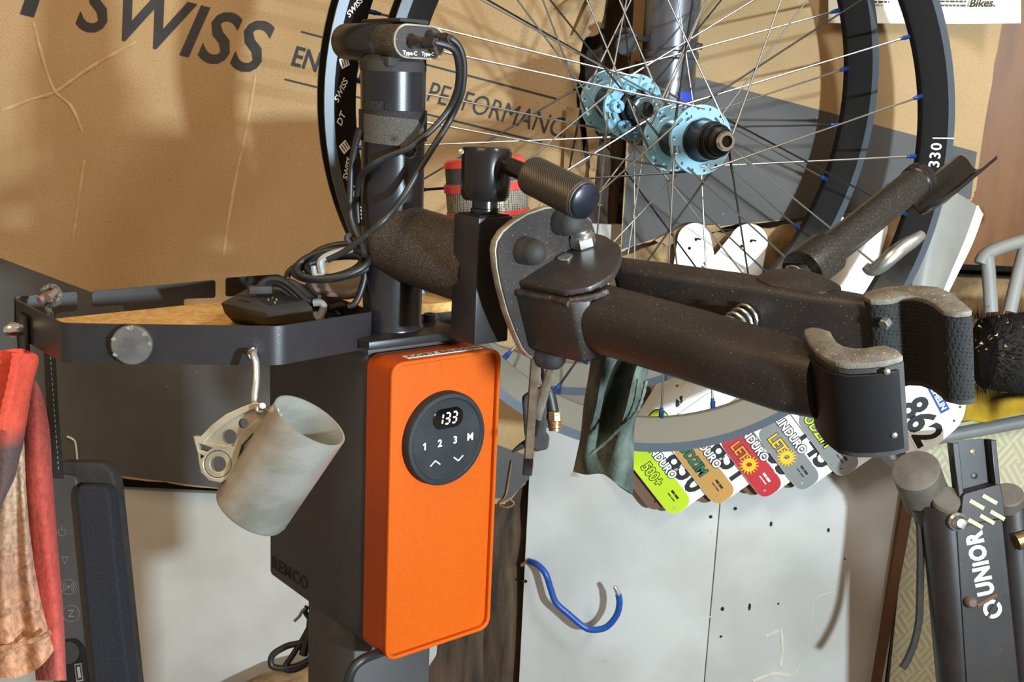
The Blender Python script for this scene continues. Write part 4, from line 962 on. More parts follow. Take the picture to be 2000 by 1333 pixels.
# ------------------------------------------------------------------ portable red and black speaker behind the lever
rs_o = S.p(.105, .19, .0095)
rf = Fr(rs_o, EX, EY)
cpx = onplane(948, 585, S.p(0, 0, .0095), EZ)
ta = (EZ + RT * -.10 + EY * .02).normalized()
rf = Fr(cpx + ta * 0 + RT * .008, RT, FWD); rf.z = ta; rf.x = (RT - ta * RT.dot(ta)).normalized(); rf.y = ta.cross(rf.x)
dsp = (cpx - CAM).dot(FWD); RS = 78 / F * dsp
rsp = thing('portable_speaker', cpx, 'red and black round portable speaker with metal mesh behind the lock lever', 'speaker')
px2h = lambda y: (585 - y) / F * dsp * 1.0
MB().lathe(rf, [(RS * .9, 0), (RS, .004), (RS, px2h(425)), (RS, px2h(368) + .006)], 48).build('mesh_grille', 'speaker_mesh', rsp)
MB().lathe(rf, [(RS * .98, -.0005), (RS + .0012, .001), (RS + .0012, .006), (RS * .98, .008)], 48).build('red_band', 'red_plastic', rsp)
MB().lathe(rf, [(RS + .0002, px2h(420)), (RS + .001, px2h(419)), (RS + .001, px2h(411)), (RS + .0002, px2h(410))], 48, closed=True).build('red_band', 'red_plastic', rsp)
MB().lathe(rf, [(RS + .0002, px2h(373)), (RS + .0014, px2h(372)), (RS + .0014, px2h(358)), (RS + .0002, px2h(357)), (RS * .9, px2h(357))], 48).build('red_band', 'red_plastic', rsp)
MB().lathe(rf, [(RS - .001, px2h(357)), (RS - .001, px2h(326))], 48, caps=False).build('grey_band', 'box_black', rsp)
MB().lathe(rf, [(RS - .001, px2h(327)), (RS + .0006, px2h(325)), (RS - .001, px2h(316)), (RS * .9, px2h(311)), (RS * .5, px2h(309)), (.001, px2h(309))], 48).build('red_cap', 'red_plastic', rsp)
# ------------------------------------------------------------------ hex keys, pump and rag hanging behind the clamp
for n_, (p, q, lb_) in enumerate((((1046, 690, .895), (1030, 925, .895), 'longer silver hex key hanging behind the swivel plate'), ((1086, 688, .905), (1040, 848, .905), 'shorter slanted silver hex key hanging behind the swivel plate'))):
    hk_ = thing('hex_key', U(*q), lb_, 'hex key', 'hex keys under the clamp')
    a, b = U(*p), U(*q); ax = (b - a).normalized(); hf = Fr(a, RT - ax * RT.dot(ax), ax.cross(RT)); hf.z = ax
    hf.y = ax.cross(hf.x); ln = (b - a).length; rr_ = .0038
    MB().rings([[hf.p(rr_ * math.cos(R(60 * k + 12)), rr_ * math.sin(R(60 * k + 12)), h_) for k in range(6)] for h_ in (-.01, ln - .004, ln)]).build('key_shaft', 'zinc', hk_, smooth=20)
    MB().rings([[hf.p(rr_ * 1.03 * math.cos(R(60 * k + 12)), rr_ * 1.03 * math.sin(R(60 * k + 12)), h_) for k in range(6)] for h_ in (ln - .012, ln + .0015)]).build('key_tip', 'black_coat', hk_, smooth=20)
    MB().tube([a + Vector((.03, .01, .004)), a + Vector((.006, .002, .006)), a + ax * .002], rr_, 6).build('short_arm', 'zinc', hk_)
pm = thing('tyre_inflator', U(1045, 880, .94), 'black inflator handle with brass hose fitting hanging behind the hex keys', 'inflator')
PMf = Fr(U(1046, 830, .94), RT, -DN)
MB().shape(PMf, [roundpoly(PMf.px([(1019, 775), (1035, 764), (1052, 757), (1066, 752), (1068, 800), (1066, 845), (1073, 852), (1070, 876), (1044, 882), (1034, 868), (1024, 850), (1022, 810)]), .003)], -.009, .009, .002).build('grip', 'rubber', pm)
MB().tube(cr([U(x_, y_, .94) for x_, y_ in ((1063, 690), (1062, 715), (1066, 745), (1074, 775), (1080, 806))], 5), [.0026] * 8 + [.0034] * 5 + [.0052] * 8, 12).build('hose', 'cable', pm)
bf = Fr(U(1082, 804, .935), RT, FWD); bf.z = (DN + RT * .06).normalized(); bf.x = RT; bf.y = bf.z.cross(bf.x)
MB().lathe(bf, [(.0050, 0), (.0060, .001), (.0060, .0025), (.0064, .003), (.0064, .0075), (.0056, .008)], 8).build('fitting_nut', 'brass', pm, smooth=25)
MB().lathe(bf, [(.0056, .008), (.0060, .0085), (.0060, .0105), (.0054, .011), (.0060, .0115), (.0060, .0135), (.0052, .0142), (.0052, .0162), (.0001, .0165)], 24).build('fitting_thread', 'brass', pm)
MB().tube(cr([U(x_, y_, .945) for x_, y_ in ((1036, 862), (1018, 872), (1000, 884))], 4), [.004, .004, .0035, .003, .003, .0025, .002, .0015, .001], 8).build('hook_tip', 'rubber', pm)
rg = thing('green_rag', U(1190, 960, .80), 'faded dark green rag draped down behind the clamp arm', 'rag')
rows = [[(1158, 672, .03), (1190, 680, -.01), (1222, 690, .015), (1250, 697, -.005), (1272, 704, .02)],
        [(1150, 730, .03), (1176, 730, -.006), (1205, 735, .018), (1236, 740, -.012), (1262, 745, .015)],
        [(1140, 790, .03), (1165, 792, .0), (1195, 795, .018), (1225, 790, -.016), (1254, 778, .012)],
        [(1134, 850, .03), (1150, 855, .004), (1185, 850, .012), (1212, 838, -.012), (1240, 830, .006)],
        [(1126, 890, .03), (1142, 895, .006), (1170, 888, .006), (1206, 895, -.010), (1238, 900, .006)],
        [(1119, 922, .03), (1146, 928, .008), (1176, 926, .0), (1205, 946, -.008), (1236, 966, .006)]]
grid_sheet([[U(x_, y_, .80 + d_) for x_, y_, d_ in r_] for r_ in rows], 5, .0022).build('cloth', 'cloth_green', rg, smooth=80)
MB().tube(cr([U(x_, y_, .785) for x_, y_ in ((1262, 744), (1252, 785), (1238, 812), (1210, 838), (1185, 862), (1150, 892))], 6), [.0013 + .0004 * math.sin(i * 2.3) for i in range(31)], 6).build('frayed_hem', 'cloth_green', rg)
# ------------------------------------------------------------------ race number plates on the wall
mat('plate_white', 'EDEDE6', .35, col2='E2E2DA', scale=10)
mat('lime', 'B9D21C', .4); mat('lime_dark', '7E9A12', .4); mat('tan_print', 'B98A45', .45); mat('green_print', '1F6B4A', .45); mat('red_print', 'B0282F', .4)
mat('orange_print', 'E88A1C', .4); mat('yellow_print', 'F0B41C', .4); mat('grey_print', '7C7C7A', .4); mat('plate_brown', '6E5138', .5); mat('navy_print', '274C8E', .4); mat('pink_print', 'D0409A', .4)
def plate_frame(px, Y, ang):
    o = WY(*px, Y); a = R(ang); return Fr(o, Vector((math.cos(a), 0, math.sin(a))), Vector((-math.sin(a), 0, math.cos(a))))
def outl_txt(fr, s, size, col, parent, bold, z, sx=1.0, ax='LEFT', shear=0, halo=.0012, hcol='black_ink', name='plate_lettering', space=1.0):
    MB().text(fr, s, size, z, .0002, bold + halo, shear, ax, sx=sx, space=space).build(name + '_outline', hcol, parent, smooth=0)
    MB().text(fr, s, size, z + .0003, .0002, bold, shear, ax, sx=sx, space=space).build(name, col, parent, smooth=0)
PL, PHh = .128, .090
def num_plate(tip, Y, ang, label, base, band, season, scol, num, sun=False, bw=.034):
    f = plate_frame(tip, Y, ang)
    t = thing('race_number_plate', f.p(-.02, .01, 0), label, 'number plate', 'race number plates in the lower row')
    lp = roundpoly([(-PL, 0), (0, 0), (0, PHh), (-PL, PHh)], .016, 6)
    holes = [circ(-.010, .010, .0018, 10), circ(-PL + .014, PHh - .012, .0022, 10), circ(-PL + .03, PHh - .022, .0022, 10)]
    MB().shape(f, [lp] + holes, -.0014, 0).build('plate', base, t, smooth=0)
    # coloured lower strip, following the rounded corner
    st_ = roundpoly([(-PL, .0002), (-.0002, .0002), (-.0002, bw), (-PL, bw)], .015, 6)
    cut = [(a, b) for a, b in roundpoly([(-.100, .0004), (-.0004, .0004)] + [(-.0004, bw)] + [(-.100, bw)], .0155, 6)]
    MB().shape(f, [cut, circ(-.010, .010, .0018, 10)], .0001, .0003).build('colour_strip', band, t, smooth=0)
    outl_txt(f.at(-.042, bw - .0045), 'BLINDURO', .0150, 'white_ink', t, .0004, .0004, .88, 'RIGHT', 0, .0011)
    outl_txt(f.at(-.045, .0085), season, .0190 if season != 'PODZIM' else .0175, scol, t, .0004, .0004, .86, 'RIGHT', 0, .0010)
    if sun:
        g = f.at(-.050, .0135, .0006)
        for k in range(16):
            a_ = 2 * math.pi * k / 16; h = g.rot(a_)
            MB().fprism(h, [(.0085, -.0010), (.0125, -.0003), (.0125, .0003), (.0085, .0010)], .0003, .0006).build('sun_ray', 'yellow_print', t, smooth=0)
        MB().shape(g, [circ(0, 0, .0085, 24), circ(0, 0, .0036, 16)], .0004, .0007).build('sun_ring', 'yellow_print', t, smooth=0)
    outl_txt(f.at(-.010, bw + .003), num, .048, 'black_ink', t, .0012, .0003, .82, 'RIGHT', 0, .0020, 'white_ink', 'plate_number')
    for k, wd in enumerate((.0030, .0014)):
        for x0_, x1_ in ((-.030, -.024), (-.0228, -.016)):
            MB().box(f, x0_, x1_, .020 - k * .005, .020 - k * .005 + wd, .0004, .0006).build('small_print', 'white_ink' if band == 'red_print' else 'black_ink', t, smooth=0)
    return t
AN = -50
num_plate((1312, 1012), YW - .030, AN, 'number plate with lime green strip reading 500+, leftmost of the lower row', 'plate_white', 'lime', '500+', 'lime', '830')
num_plate((1398, 992), YW - .034, AN, 'number plate with green PODZIM lettering on a tan strip', 'plate_white', 'tan_print', 'PODZIM', 'green_print', '831')
num_plate((1490, 979), YW - .038, AN, 'number plate with red strip and orange LETO sun lettering', 'plate_white', 'red_print', 'LETO', 'orange_print', '63', True)
num_plate((1563, 965), YW - .042, AN, 'number plate 145 with grey strip and yellow LETO sun lettering', 'plate_white', 'grey_print', 'LETO', 'yellow_print', '145', True)
num_plate((1640, 938), YW - .046, AN, 'number plate with grey strip and lime PODZIM lettering', 'plate_white', 'grey_print', 'PODZIM', 'lime', '80')
num_plate((1742, 922), YW - .050, AN, 'number plate with plain grey strip at the right end of the lower row', 'plate_white', 'grey_print', '', 'lime', '70')
for px_, lb_ in (((1275, 1004), 'brown plate edge behind the lime green number plate'), ((1372, 991), 'brown plate edge behind the tan striped number plate'), ((1466, 976), 'brown plate edge behind the red striped number plate'), ((1535, 962), 'brown plate edge behind the 145 number plate'), ((1613, 938), 'brown plate edge behind the grey PODZIM number plate')):
    f = plate_frame(px_, YW - .020, AN)
    o = MB().shape(f, [roundpoly([(-PL, 0), (0, 0), (0, PHh * .7), (-PL, PHh * .7)], .016, 6), circ(-.012, .012, .0018, 10)], -.0014, 0).build('backing_plate', 'plate_brown', smooth=0)
    tag(o, lb_, 'number plate', 'brown plates behind the lower row')
# plate 862, standing apart at the right
f = plate_frame((1772, 895), YW - .060, -57)
t8 = thing('race_number_plate', f.p(-.03, .03, 0), 'white number plate 862 with blue tyre sticker right of the clamp jaws', 'number plate')
MB().shape(f, [roundpoly([(-.135, .0), (-.004, -.002), (.006, .030), (-.006, .078), (-.034, .098), (-.130, .096)], .026, 6), circ(-.026, .084, .0018, 10), circ(-.014, .070, .0018, 10)], -.0014, 0).build('plate', 'plate_white', t8, smooth=0)
outl_txt(f.at(-.004, .018), '862', .050, 'black_ink', t8, .0016, .0003, .80, 'RIGHT', 0, .0018, 'white_ink', 'plate_number')
MB().fprism(f, [(-.092, .060), (-.030, .060), (-.030, .072), (-.092, .072)], .0001, .0003).build('tyre_sticker', 'navy_print', t8, smooth=0)
MB().text(f.at(-.033, .0628), 'MICHELIN', .0098, .0004, .0002, .0003, 0, 'RIGHT', sx=.95).build('sticker_lettering', 'white_ink', t8, smooth=0)
# upper row: white plates on nails, and plate ends seen between the spokes
def white_plate(top, Y, ang, w0, w1, ln, label, nail, extra=None):
    f = plate_frame(top, Y, ang)
    t = thing('blank_plate', f.p(0, -ln, 0), label, 'number plate', 'white plates hung on nails')
    lp = [(w0 * math.cos(R(a_)), w0 * math.sin(R(a_)) - w0) for a_ in range(0, 181, 15)]
    lp += [(-w1, -ln), (w1, -ln)]
    MB().shape(f, [lp, circ(0.002, -.020, .0017, 10), circ(-.006, -.030, .0020, 10)], -.0014, 0).build('plate', 'plate_white', t, smooth=0)
    n0 = f.p(.002, -.020, 0)
    MB().cyl(n0 + Vector((0, .02, 0)), n0 + Vector((.003, -.012, .002)), .0011, 8).build('nail', 'wood_dark', t)
    if extra:
        a, b, s_ = extra
        MB().shape(f.at(a, b).rot(R(40)), [[(-s_, -s_ * .5), (-s_ * .2, -s_ * .5), (0, s_ * .1), (s_ * .3, -s_ * .5), (s_, s_), (s_ * .4, s_), (s_ * .2, 0), (-s_ * .2, s_ * .9), (-s_ * .6, s_ * .4)]], .0001, .0003).build('plate_emblem', 'black_ink', t, smooth=0)
    return t
white_plate((1355, 436), YW - .040, 6, .020, .036, .105, 'white plate with rounded top on a nail below the rear hub', (1372, 470), (.012, -.055, .006))
white_plate((1478, 440), YW - .041, -20, .023, .040, .085, 'white plate leaning left on a nail, between the upper plates', (1480, 465))
white_plate((1622, 412), YW - .042, -4, .027, .040, .11, 'white plate on a nail just left of the handle tube', (1625, 445))
white_plate((1712, 412), YW - .0405, -20, .024, .038, .10, 'white plate mostly hidden behind the handle tube', (1715, 440))
white_plate((1345, 712), YW - .029, -12, .030, .045, .085, 'white plate with a small black emblem seen between the lower spokes', (1335, 757), (.003, -.050, .007))
white_plate((1440, 715), YW - .031, -22, .030, .045, .085, 'white plate seen between the lower spokes, right of the emblem plate', (1420, 800))
f = plate_frame((1284, 800), YW - .056, 10)
lm = thing('lime_plate', f.p(0, -.03, 0), 'small lime green plate tip with black edge above the lower rim', 'number plate')
MB().shape(f, [[(.013 * math.cos(R(a_)), .013 * math.sin(R(a_)) - .013) for a_ in range(0, 181, 20)] + [(-.017, -.05), (.017, -.05)]], -.0014, 0).build('plate', 'black_ink', lm, smooth=0)
MB().shape(f, [[(.0118 * math.cos(R(a_)), .0118 * math.sin(R(a_)) - .013) for a_ in range(0, 181, 20)] + [(-.0155, -.049), (.0155, -.049)], circ(0, -.014, .002, 10), circ(.004, -.024, .0018, 10)], .0001, .0004).build('plate_print', 'lime', lm, smooth=0)
# thin timber batten crossing behind the rag
f = plate_frame((1262, 770), YW - .010, -62)
bt_ = MB().fprism(f, [(-.06, -.008), (.06, -.010), (.062, .006), (-.058, .009)], 0, .010).build('timber_batten', 'wood_old'); tag(bt_, 'splintered thin batten on the wall beside the green rag', 'batten')
# ------------------------------------------------------------------ blue hook
bh = thing('storage_hook', WY(1035, 1100, YW), 'blue plastic-coated screw hook in the white wall', 'hook')
P = [WY(1020, 1104, YW + .01), WY(1034, 1097, YW - .004)]
P2 = [WY(x_, y_, YW - d_) for x_, y_, d_ in ((1034, 1097, .004), (1050, 1104, .02), (1066, 1122, .028), (1076, 1152, .030), (1086, 1178, .032), (1110, 1200, .034), (1140, 1225, .036), (1160, 1231, .038), (1185, 1225, .040), (1204, 1203, .042), (1210, 1180, .044), (1208, 1162, .044))]
MB().tube(P + [P2[1]], [.0028, .0034, .0034], 10).build('screw_shank', 'straw', bh)
MB().tube(cr(P2, 6), .0042, 14).build('hook_sleeve', 'hook_blue', bh)
MB().tube([P2[-1], WY(1204, 1152, YW - .044), WY(1200, 1146, YW - .044)], [.0034, .0032, .0024], 10).build('bare_tip', 'alu_wire', bh)
# nail holes and scars in the white boards
for x_, y_, w_, h_ in ((1388, 1010, 4, 4), (1436, 994, 4, 4), (1506, 1024, 3, 6), (1618, 1036, 3, 5), (1411, 1190, 4, 5), (1464, 1186, 3, 9), (1520, 1180, 2, 3), (1025, 1136, 6, 4), (1408, 1244, 3, 3), (1650, 1092, 2, 2)):
    fr = Fr(WY(x_, y_, YW - .0001), (1, 0, 0), (0, 0, 1)); k = 1.35 / F
    MB().shape(fr, [circ(0, 0, w_ * k, 8, h_ * k)], 0, .0003).build('nail_hole', 'wood_dark', wb, smooth=0)
for pts, r_ in (([(1590, 1168), (1612, 1160), (1630, 1156), (1632, 1165)], .0012), ([(1588, 1176), (1586, 1210), (1578, 1265)], .0007), ([(1030, 1205), (1058, 1145)], .0006), ([(1525, 1228), (1528, 1270), (1524, 1300)], .0030), ([(1470, 1330), (1510, 1316), (1545, 1318), (1562, 1296)], .0028), ([(1545, 1075), (1500, 1130), (1462, 1185)], .0007), ([(1240, 1272), (1330, 1222), (1390, 1205)], .0008), ([(1495, 1243), (1520, 1232)], .0018)):
    MB().tube(cr([WY(x_, y_, YW + r_ * .55) for x_, y_ in pts], 5), [r_ * (.6 + .6 * random.random()) for _ in range(5 * (len(pts) - 1) + 1)], 6).build('scar', 'wall_scar', wb)
# ------------------------------------------------------------------ right-hand side: cabinet, stand, brush, folder
cbn = thing('metal_cabinet', WY(1900, 1333, 1.44), 'cream cabinet front with pressed hatch pattern and grey top rail', 'cabinet')
YK = 1.42
KF = Fr((0, YK, 0), (1, 0, 0), (0, 0, 1))
MB().shape(KF, [KF.px([(1800, 858), (2150, 792), (2150, 1700), (1700, 1700), (1760, 1100)])], -.01, 0).build('front_panel', 'hatch_sheet', cbn, smooth=0)
MB().tube([WY(1795, 862, YK - .006), WY(2150, 795, YK - .006)], .009, 12).build('top_rail', 'grey_plastic', cbn)
MB().fprism(KF, KF.px([(1795, 855), (2150, 788), (2150, 772), (1795, 840)]), -.20, .004).build('cabinet_top', 'cream_print', cbn, smooth=0)
eb = MB().fprism(WF.at(0, 0, .004), WF.at(0, 0, .004).px([(1768, 930), (1792, 930), (1716, 1345), (1705, 1480), (1690, 1480), (1702, 1340)]), -.02, .006).build('edge_strip', 'edge_wood', smooth=0)
tag(eb, 'thin brown edging strip at the right end of the white wall', 'strip')
dr = MB().box(ID, X(1886, 200, 1.62), 1.5, 1.62, 1.64, Z(520, 1950, 1.62), 2.3).build('door_1', 'wood_brown', bevel=.001); struct(dr)
dr2 = MB().box(ID, X(1850, 560, 1.66), 1.5, 1.66, 1.70, .4, Z(545, 1950, 1.66)).build('crate_board', 'cardboard_core', bevel=.001)
tag(dr2, 'brown board standing below the wooden door', 'board')
# folder of papers
fd = thing('paper_folder', U(1830, 600, 1.26), 'grey folder stuffed with paper sheets leaning beside the wheel rim', 'folder')
rows = [[(1796, 372, .0), (1830, 366, -.004), (1870, 378, .0), (1908, 402, .012)], [(1790, 440, 0), (1825, 445, -.006), (1860, 455, .0), (1884, 470, .012)], [(1785, 520, .0), (1810, 525, -.006), (1838, 535, 0), (1852, 545, .012)], [(1778, 600, .0), (1795, 602, -.004), (1812, 606, 0), (1826, 612, .012)]]
mat('folder_grey', '8E8C84', .5, col2='7C7A72', scale=8)
grid_sheet([[U(x_, y_, 1.27 + d_) for x_, y_, d_ in r_] for r_ in rows], 5, .0012).build('cover', 'folder_grey', fd)
for k in range(5):
    o_ = k * 4.5
    rw = [[(1878 + o_, 398 + k * 2), (1912 + o_ * .5, 402 + k * 4)], [(1858 + o_, 465), (1888 + o_ * .6, 478)], [(1822 + o_, 545), (1850 + o_ * .7, 552)], [(1800 + o_, 606), (1820 + o_ * .7, 612)]]
    grid_sheet([[U(x_, y_, 1.285 + k * .004) for x_, y_ in r_] for r_ in rw], 5, .0010).build('paper_sheet', 'paper', fd)
# grey tubular handle
gh = thing('tube_handle', U(1930, 610, 1.36), 'grey bent tubular handle in front of the wooden door', 'handle')
MB().tube(cr([U(x_, y_, 1.38) for x_, y_ in ((2080, 452), (2000, 470), (1950, 486), (1924, 500), (1915, 516))], 6), .0085, 14).build('cross_tube', 'folder_grey', gh)
for P in ([(1928, 502), (1932, 545), (1936, 610)], [(2004, 478), (1988, 540), (1972, 610)]):
    MB().tube(cr([U(x_, y_, 1.38) for x_, y_ in P], 5), .0082, 14).build('leg_tube', 'grey_plastic', gh)
# hand brush
br = thing('hand_brush', U(1965, 770, 1.40), 'dark hand brush with shavings caught in its bristles', 'brush')
core = MB().lathe(Fr(U(1905, 690, 1.44), DN, FWD), [(.02, 0), (.045, .01), (.052, .05), (.052, .16), (.03, .18)], 24); core.build('brush_core', 'bristle', br)
cen0 = U(1905, 690, 1.44); bz = FWD.cross(DN).normalized()
bz = RT
bm_ = MB()
for k in range(2600):
    u = random.uniform(0, .17); t = random.uniform(0, 2 * math.pi)
    d_ = (DN * math.cos(t) - FWD * abs(math.sin(t))); d_.normalize()
    p = cen0 + bz * (u - .012) + d_ * .045; j = Vector((random.uniform(-.4, .4), random.uniform(-.4, .4), random.uniform(-.4, .4)))
    q_ = p + (d_ + j * .6) * random.uniform(.008, .020); w_ = d_.cross(bz + j) ; w_.normalize(); w_ *= .0007
    bm_.add([p - w_, p + w_, q_], [(0, 1, 2)])
o = bm_.build('bristles', 'bristle', br, smooth=0); o['kind'] = 'stuff'
for k in range(22):
    x_, y_ = random.uniform(1905, 1998), random.uniform(595, 735); d_ = 1.375 - random.uniform(0, .01)
    a = U(x_, y_, d_); b = U(x_ + random.uniform(-8, 8), y_ + random.uniform(-6, 6), d_ - .006); c = U(x_ + random.uniform(-4, 4), y_ + random.uniform(2, 6), d_ - .003)
    MB().prism([a, b, c], FWD * .001).build('wood_shaving', 'straw', br, smooth=0)
# yellow cloth
yc = thing('yellow_cloth', U(1940, 825, 1.40), 'mustard yellow cloth lying on the cabinet top', 'cloth')
rows = [[(1850, 752, .06), (1885, 748, .05), (1925, 760, .05), (1965, 768, .05), (2040, 755, .06)], [(1852, 790, .03), (1890, 775, .0), (1925, 790, .02), (1965, 782, -.005), (2040, 775, .01)], [(1855, 828, .0), (1890, 822, -.005), (1925, 824, .005), (1965, 815, -.005), (2040, 800, 0)]]
grid_sheet([[U(x_, y_, 1.43 + d_) for x_, y_, d_ in r_] for r_ in rows], 6, .003).build('cloth', 'yellow_cloth', yc, smooth=80)
# folded black clamp stand at the lower right
us = thing('folded_stand', U(1890, 1400, 1.26), 'dusty black folded repair stand head with white lettering', 'repair stand')
dv = 1.28; qs = 1.085
def lim(p, q, r_, nm, m_='fork_black', d0=dv, d1=dv, n=20, r2=None): return MB().cyl(U(*p, d0), U(*q, d1), r_ * qs, n, r2).build(nm, m_, us)
lim((1845, 985), (1918, 1780), .0245, 'leg'); lim((1975, 990), (2040, 1780), .0225, 'leg')
UF = Fr(U(1900, 1150, dv - .028), U(1985, 1142, dv - .028) - U(1900, 1150, dv - .028), U(1888, 1010, dv - .028) - U(1900, 1150, dv - .028))
MB().shape(UF, [roundpoly(UF.px([(1868, 1030), (1958, 1012), (2018, 1600), (1905, 1600)]), .004)], -.030, 0, .001).build('front_plate', 'fork_black', us)
# vertical lettering reads upwards
a, b = [Vector(t) for t in UF.px([(1941, 1160), (1917, 1044)])]; d_ = (b - a).normalized()
VF = Fr(UF.p(a.x, a.y, .0003), UF.x * d_.x + UF.y * d_.y, UF.x * -d_.y + UF.y * d_.x)
MB().text(VF, 'UNiOR', .0255, 0, .0005, .0012, 0, 'LEFT', sx=.82, space=1.12).build('maker_lettering', 'white_ink', us, smooth=0)
g = UF.at(*UF.px([(1938, 1190)])[0], .0003)
MB().shape(g.rot(R(-35)), [circ(0, 0, .0105, 24), circ(0, 0, .0062, 18)], 0, .0004).build('maker_emblem', 'white_ink', us, smooth=0)
MB().box(g.rot(R(25)), -.0125, .0125, .0095, .0135, 0, .001).build('emblem_bar', 'edge_wood', us, smooth=0)
MB().box(g.rot(R(-35)), -.0016, .0016, -.0115, .0115, .0003, .0008).build('emblem_slot', 'fork_black', us, smooth=0)
for x_, y_, s_ in ((1902, 1022, -35), (1925, 1014, -35), (1945, 1006, -35), (1905, 985, -35), (1930, 975, -35)):
    gg_ = UF.at(*UF.px([(x_, y_)])[0], .004).rot(R(s_)); MB().box(gg_, -.009, .009, -.0022, .0022, 0, .0006).build('slanted_mark', 'cream_print', us, smooth=0)
MB().shape(UF, [roundpoly(UF.px([(1878, 965), (1952, 945), (1962, 1010), (1872, 1030)]), .004)], -.032, .0035, .001).build('cross_block', 'fork_black', us)
# channel bracket on top
BF = Fr(U(1895, 915, dv - .01), RT, -DN + RT * .02)
brk = MB().shape(BF, [roundpoly(BF.px([(1856, 862), (1930, 858), (1938, 960), (1864, 968)]), .003)], -.004, 0).build('channel_back', 'fork_black', us)
MB().shape(BF, [BF.px([(1850, 864), (1862, 862), (1872, 968), (1862, 968)])], -.002, .016, .001).build('channel_side', 'fork_black', us)
MB().shape(BF, [BF.px([(1924, 858), (1934, 858), (1944, 958), (1934, 960)])], -.002, .016, .001).build('channel_side', 'fork_black', us)
for px_, m_ in (((1900, 883), 'chrome'), ((1903, 930), 'fork_black')):
    MB().lathe(BF.at(*BF.px([px_])[0], .0), [(.0038, 0), (.0036, .0012), (.0001, .002)], 16).build('rivet', m_, us)
mat('pad_grey', '6B6258', .7, col2='5C544B', scale=40, bump=.2, bscale=300)
# rounded end pads
def pad(p, q, r_, nm='end_pad', r2=None):
    r_ *= qs
    a, b = U(*p), U(*q); ax = (b - a).normalized(); f = Fr(a, RT - ax * RT.dot(ax), ax.cross(RT)); f.z = ax; f.y = ax.cross(f.x); L_ = (b - a).length
    MB().lathe(f, [(r_ * .9, 0), (r_, .002), (r_, L_), (r_ * .8, L_ + .002)], 32).build(nm, 'pad_grey', us)
pad((1788, 918, dv - .015), (1812, 980, dv + .03), .0245)
pad((1849, 972, dv - .020), (1850, 1000, dv), .0150, 'joint_cap'); pad((1968, 965, dv - .02), (1968, 1000, dv), .0160, 'joint_cap')
lim((1815, 985), (1838, 1060), .020, 'swing_arm', d0=dv + .01, d1=dv + .02); lim((1838, 1040), (1850, 1150), .0105, 'swing_arm', d0=dv + .02, d1=dv + .02, r2=.006)
MB().lathe(Fr(U(1870, 1020, dv - .030), RT, -DN), [(.0105, -.004), (.0105, .002), (.0078, .004), (.0075, .009), (.005, .012), (.0001, .0125)], 24).build('pivot_bolt', 'zinc', us)
MB().lathe(Fr(U(1894, 1176, dv - .030), RT, -DN), [(.0062, -.004), (.0062, .006), (.004, .009), (.0001, .0095)], 20).build('side_knob', 'soft_tip', us)
lim((1985, 1060), (2010, 1052), .0085, 'brass_sleeve', 'brass', dv - .03, dv - .03)
cz2 = thing('hanging_strap', U(1765, 1310, 1.29), 'black strap end hanging at the left of the folded stand', 'strap')
MB().tube(cr([U(x_, y_, 1.29) for x_, y_ in ((1796, 1010), (1798, 1080), (1797, 1150), (1795, 1210), (1786, 1255), (1772, 1290), (1762, 1306))], 6), .0046, 8).build('strap', 'rubber', cz2)
# ------------------------------------------------------------------ left-hand side: cloths, speaker
zramp_mat('cloth_red_dark', [(0.0, '6A4A40'), (.10, '54403C'), (.150, '4E3C3A'), (.166, 'C0472F'), (.24, 'CE4130')], 2, .006, 90)
zramp_mat('cloth_pattern', [(0.0, 'B8795A'), (.04, 'C58E68'), (.11, 'A27A64'), (.17, 'B3967A'), (.24, '7F7460')], 2, .09, 55, dark=.5)
zramp_mat('cloth_red', [(0.0, 'B2564A'), (.06, 'AA3F36'), (.20, '8E3B2E')], 2, .03, 60, dark=.72)
kf = thing('kerchief', U(60, 1310, .78), 'red and brown printed kerchief hanging from the tray corner', 'kerchief')
dk = .79
R1 = [[(-30, 690, .0), (10, 684, -.006), (45, 682, -.004), (72, 694, .004), (76, 708, .012)], [(-30, 770, 0), (10, 765, -.008), (38, 770, -.004), (56, 770, .004), (62, 762, .014)], [(-30, 850, 0), (5, 850, -.008), (28, 850, -.004), (42, 848, .004), (50, 840, .014)], [(-30, 940, 0), (0, 945, -.006), (15, 945, -.003), (27, 930, .004), (36, 915, .014)], [(-30, 1010, 0), (-12, 1005, -.006), (-2, 1000, 0), (6, 985, .004), (18, 970, .012)]]
R2 = [[(-30, 960, .010), (10, 930, .004), (28, 900, .010), (40, 880, .012), (48, 860, .020)], [(-30, 1060, .008), (10, 1040, .0), (32, 1030, .010), (48, 1020, .004), (56, 1010, .016)], [(-30, 1160, .006), (8, 1160, -.004), (34, 1150, .008), (58, 1140, .002), (72, 1130, .014)], [(-30, 1250, .004), (15, 1250, -.006), (45, 1245, .006), (72, 1240, -.002), (100, 1235, .012)], [(-30, 1320, .004), (20, 1326, -.006), (50, 1318, .004), (84, 1298, -.002), (112, 1262, .012)], ]
R3 = [[(44, 750, .024), (54, 742, .020), (70, 745, .018), (82, 770, .024), (90, 800, .034)], [(46, 850, .022), (56, 850, .016), (74, 850, .014), (90, 850, .022), (98, 850, .034)], [(48, 960, .020), (60, 960, .012), (80, 960, .010), (98, 960, .018), (104, 950, .032)], [(52, 1080, .020), (70, 1080, .012), (92, 1080, .008), (108, 1080, .016), (114, 1080, .030)], [(60, 1200, .020), (80, 1200, .012), (104, 1200, .008), (118, 1200, .014), (124, 1200, .028)], [(70, 1330, .020), (90, 1330, .012), (112, 1330, .008), (126, 1330, .014), (130, 1330, .028)]]
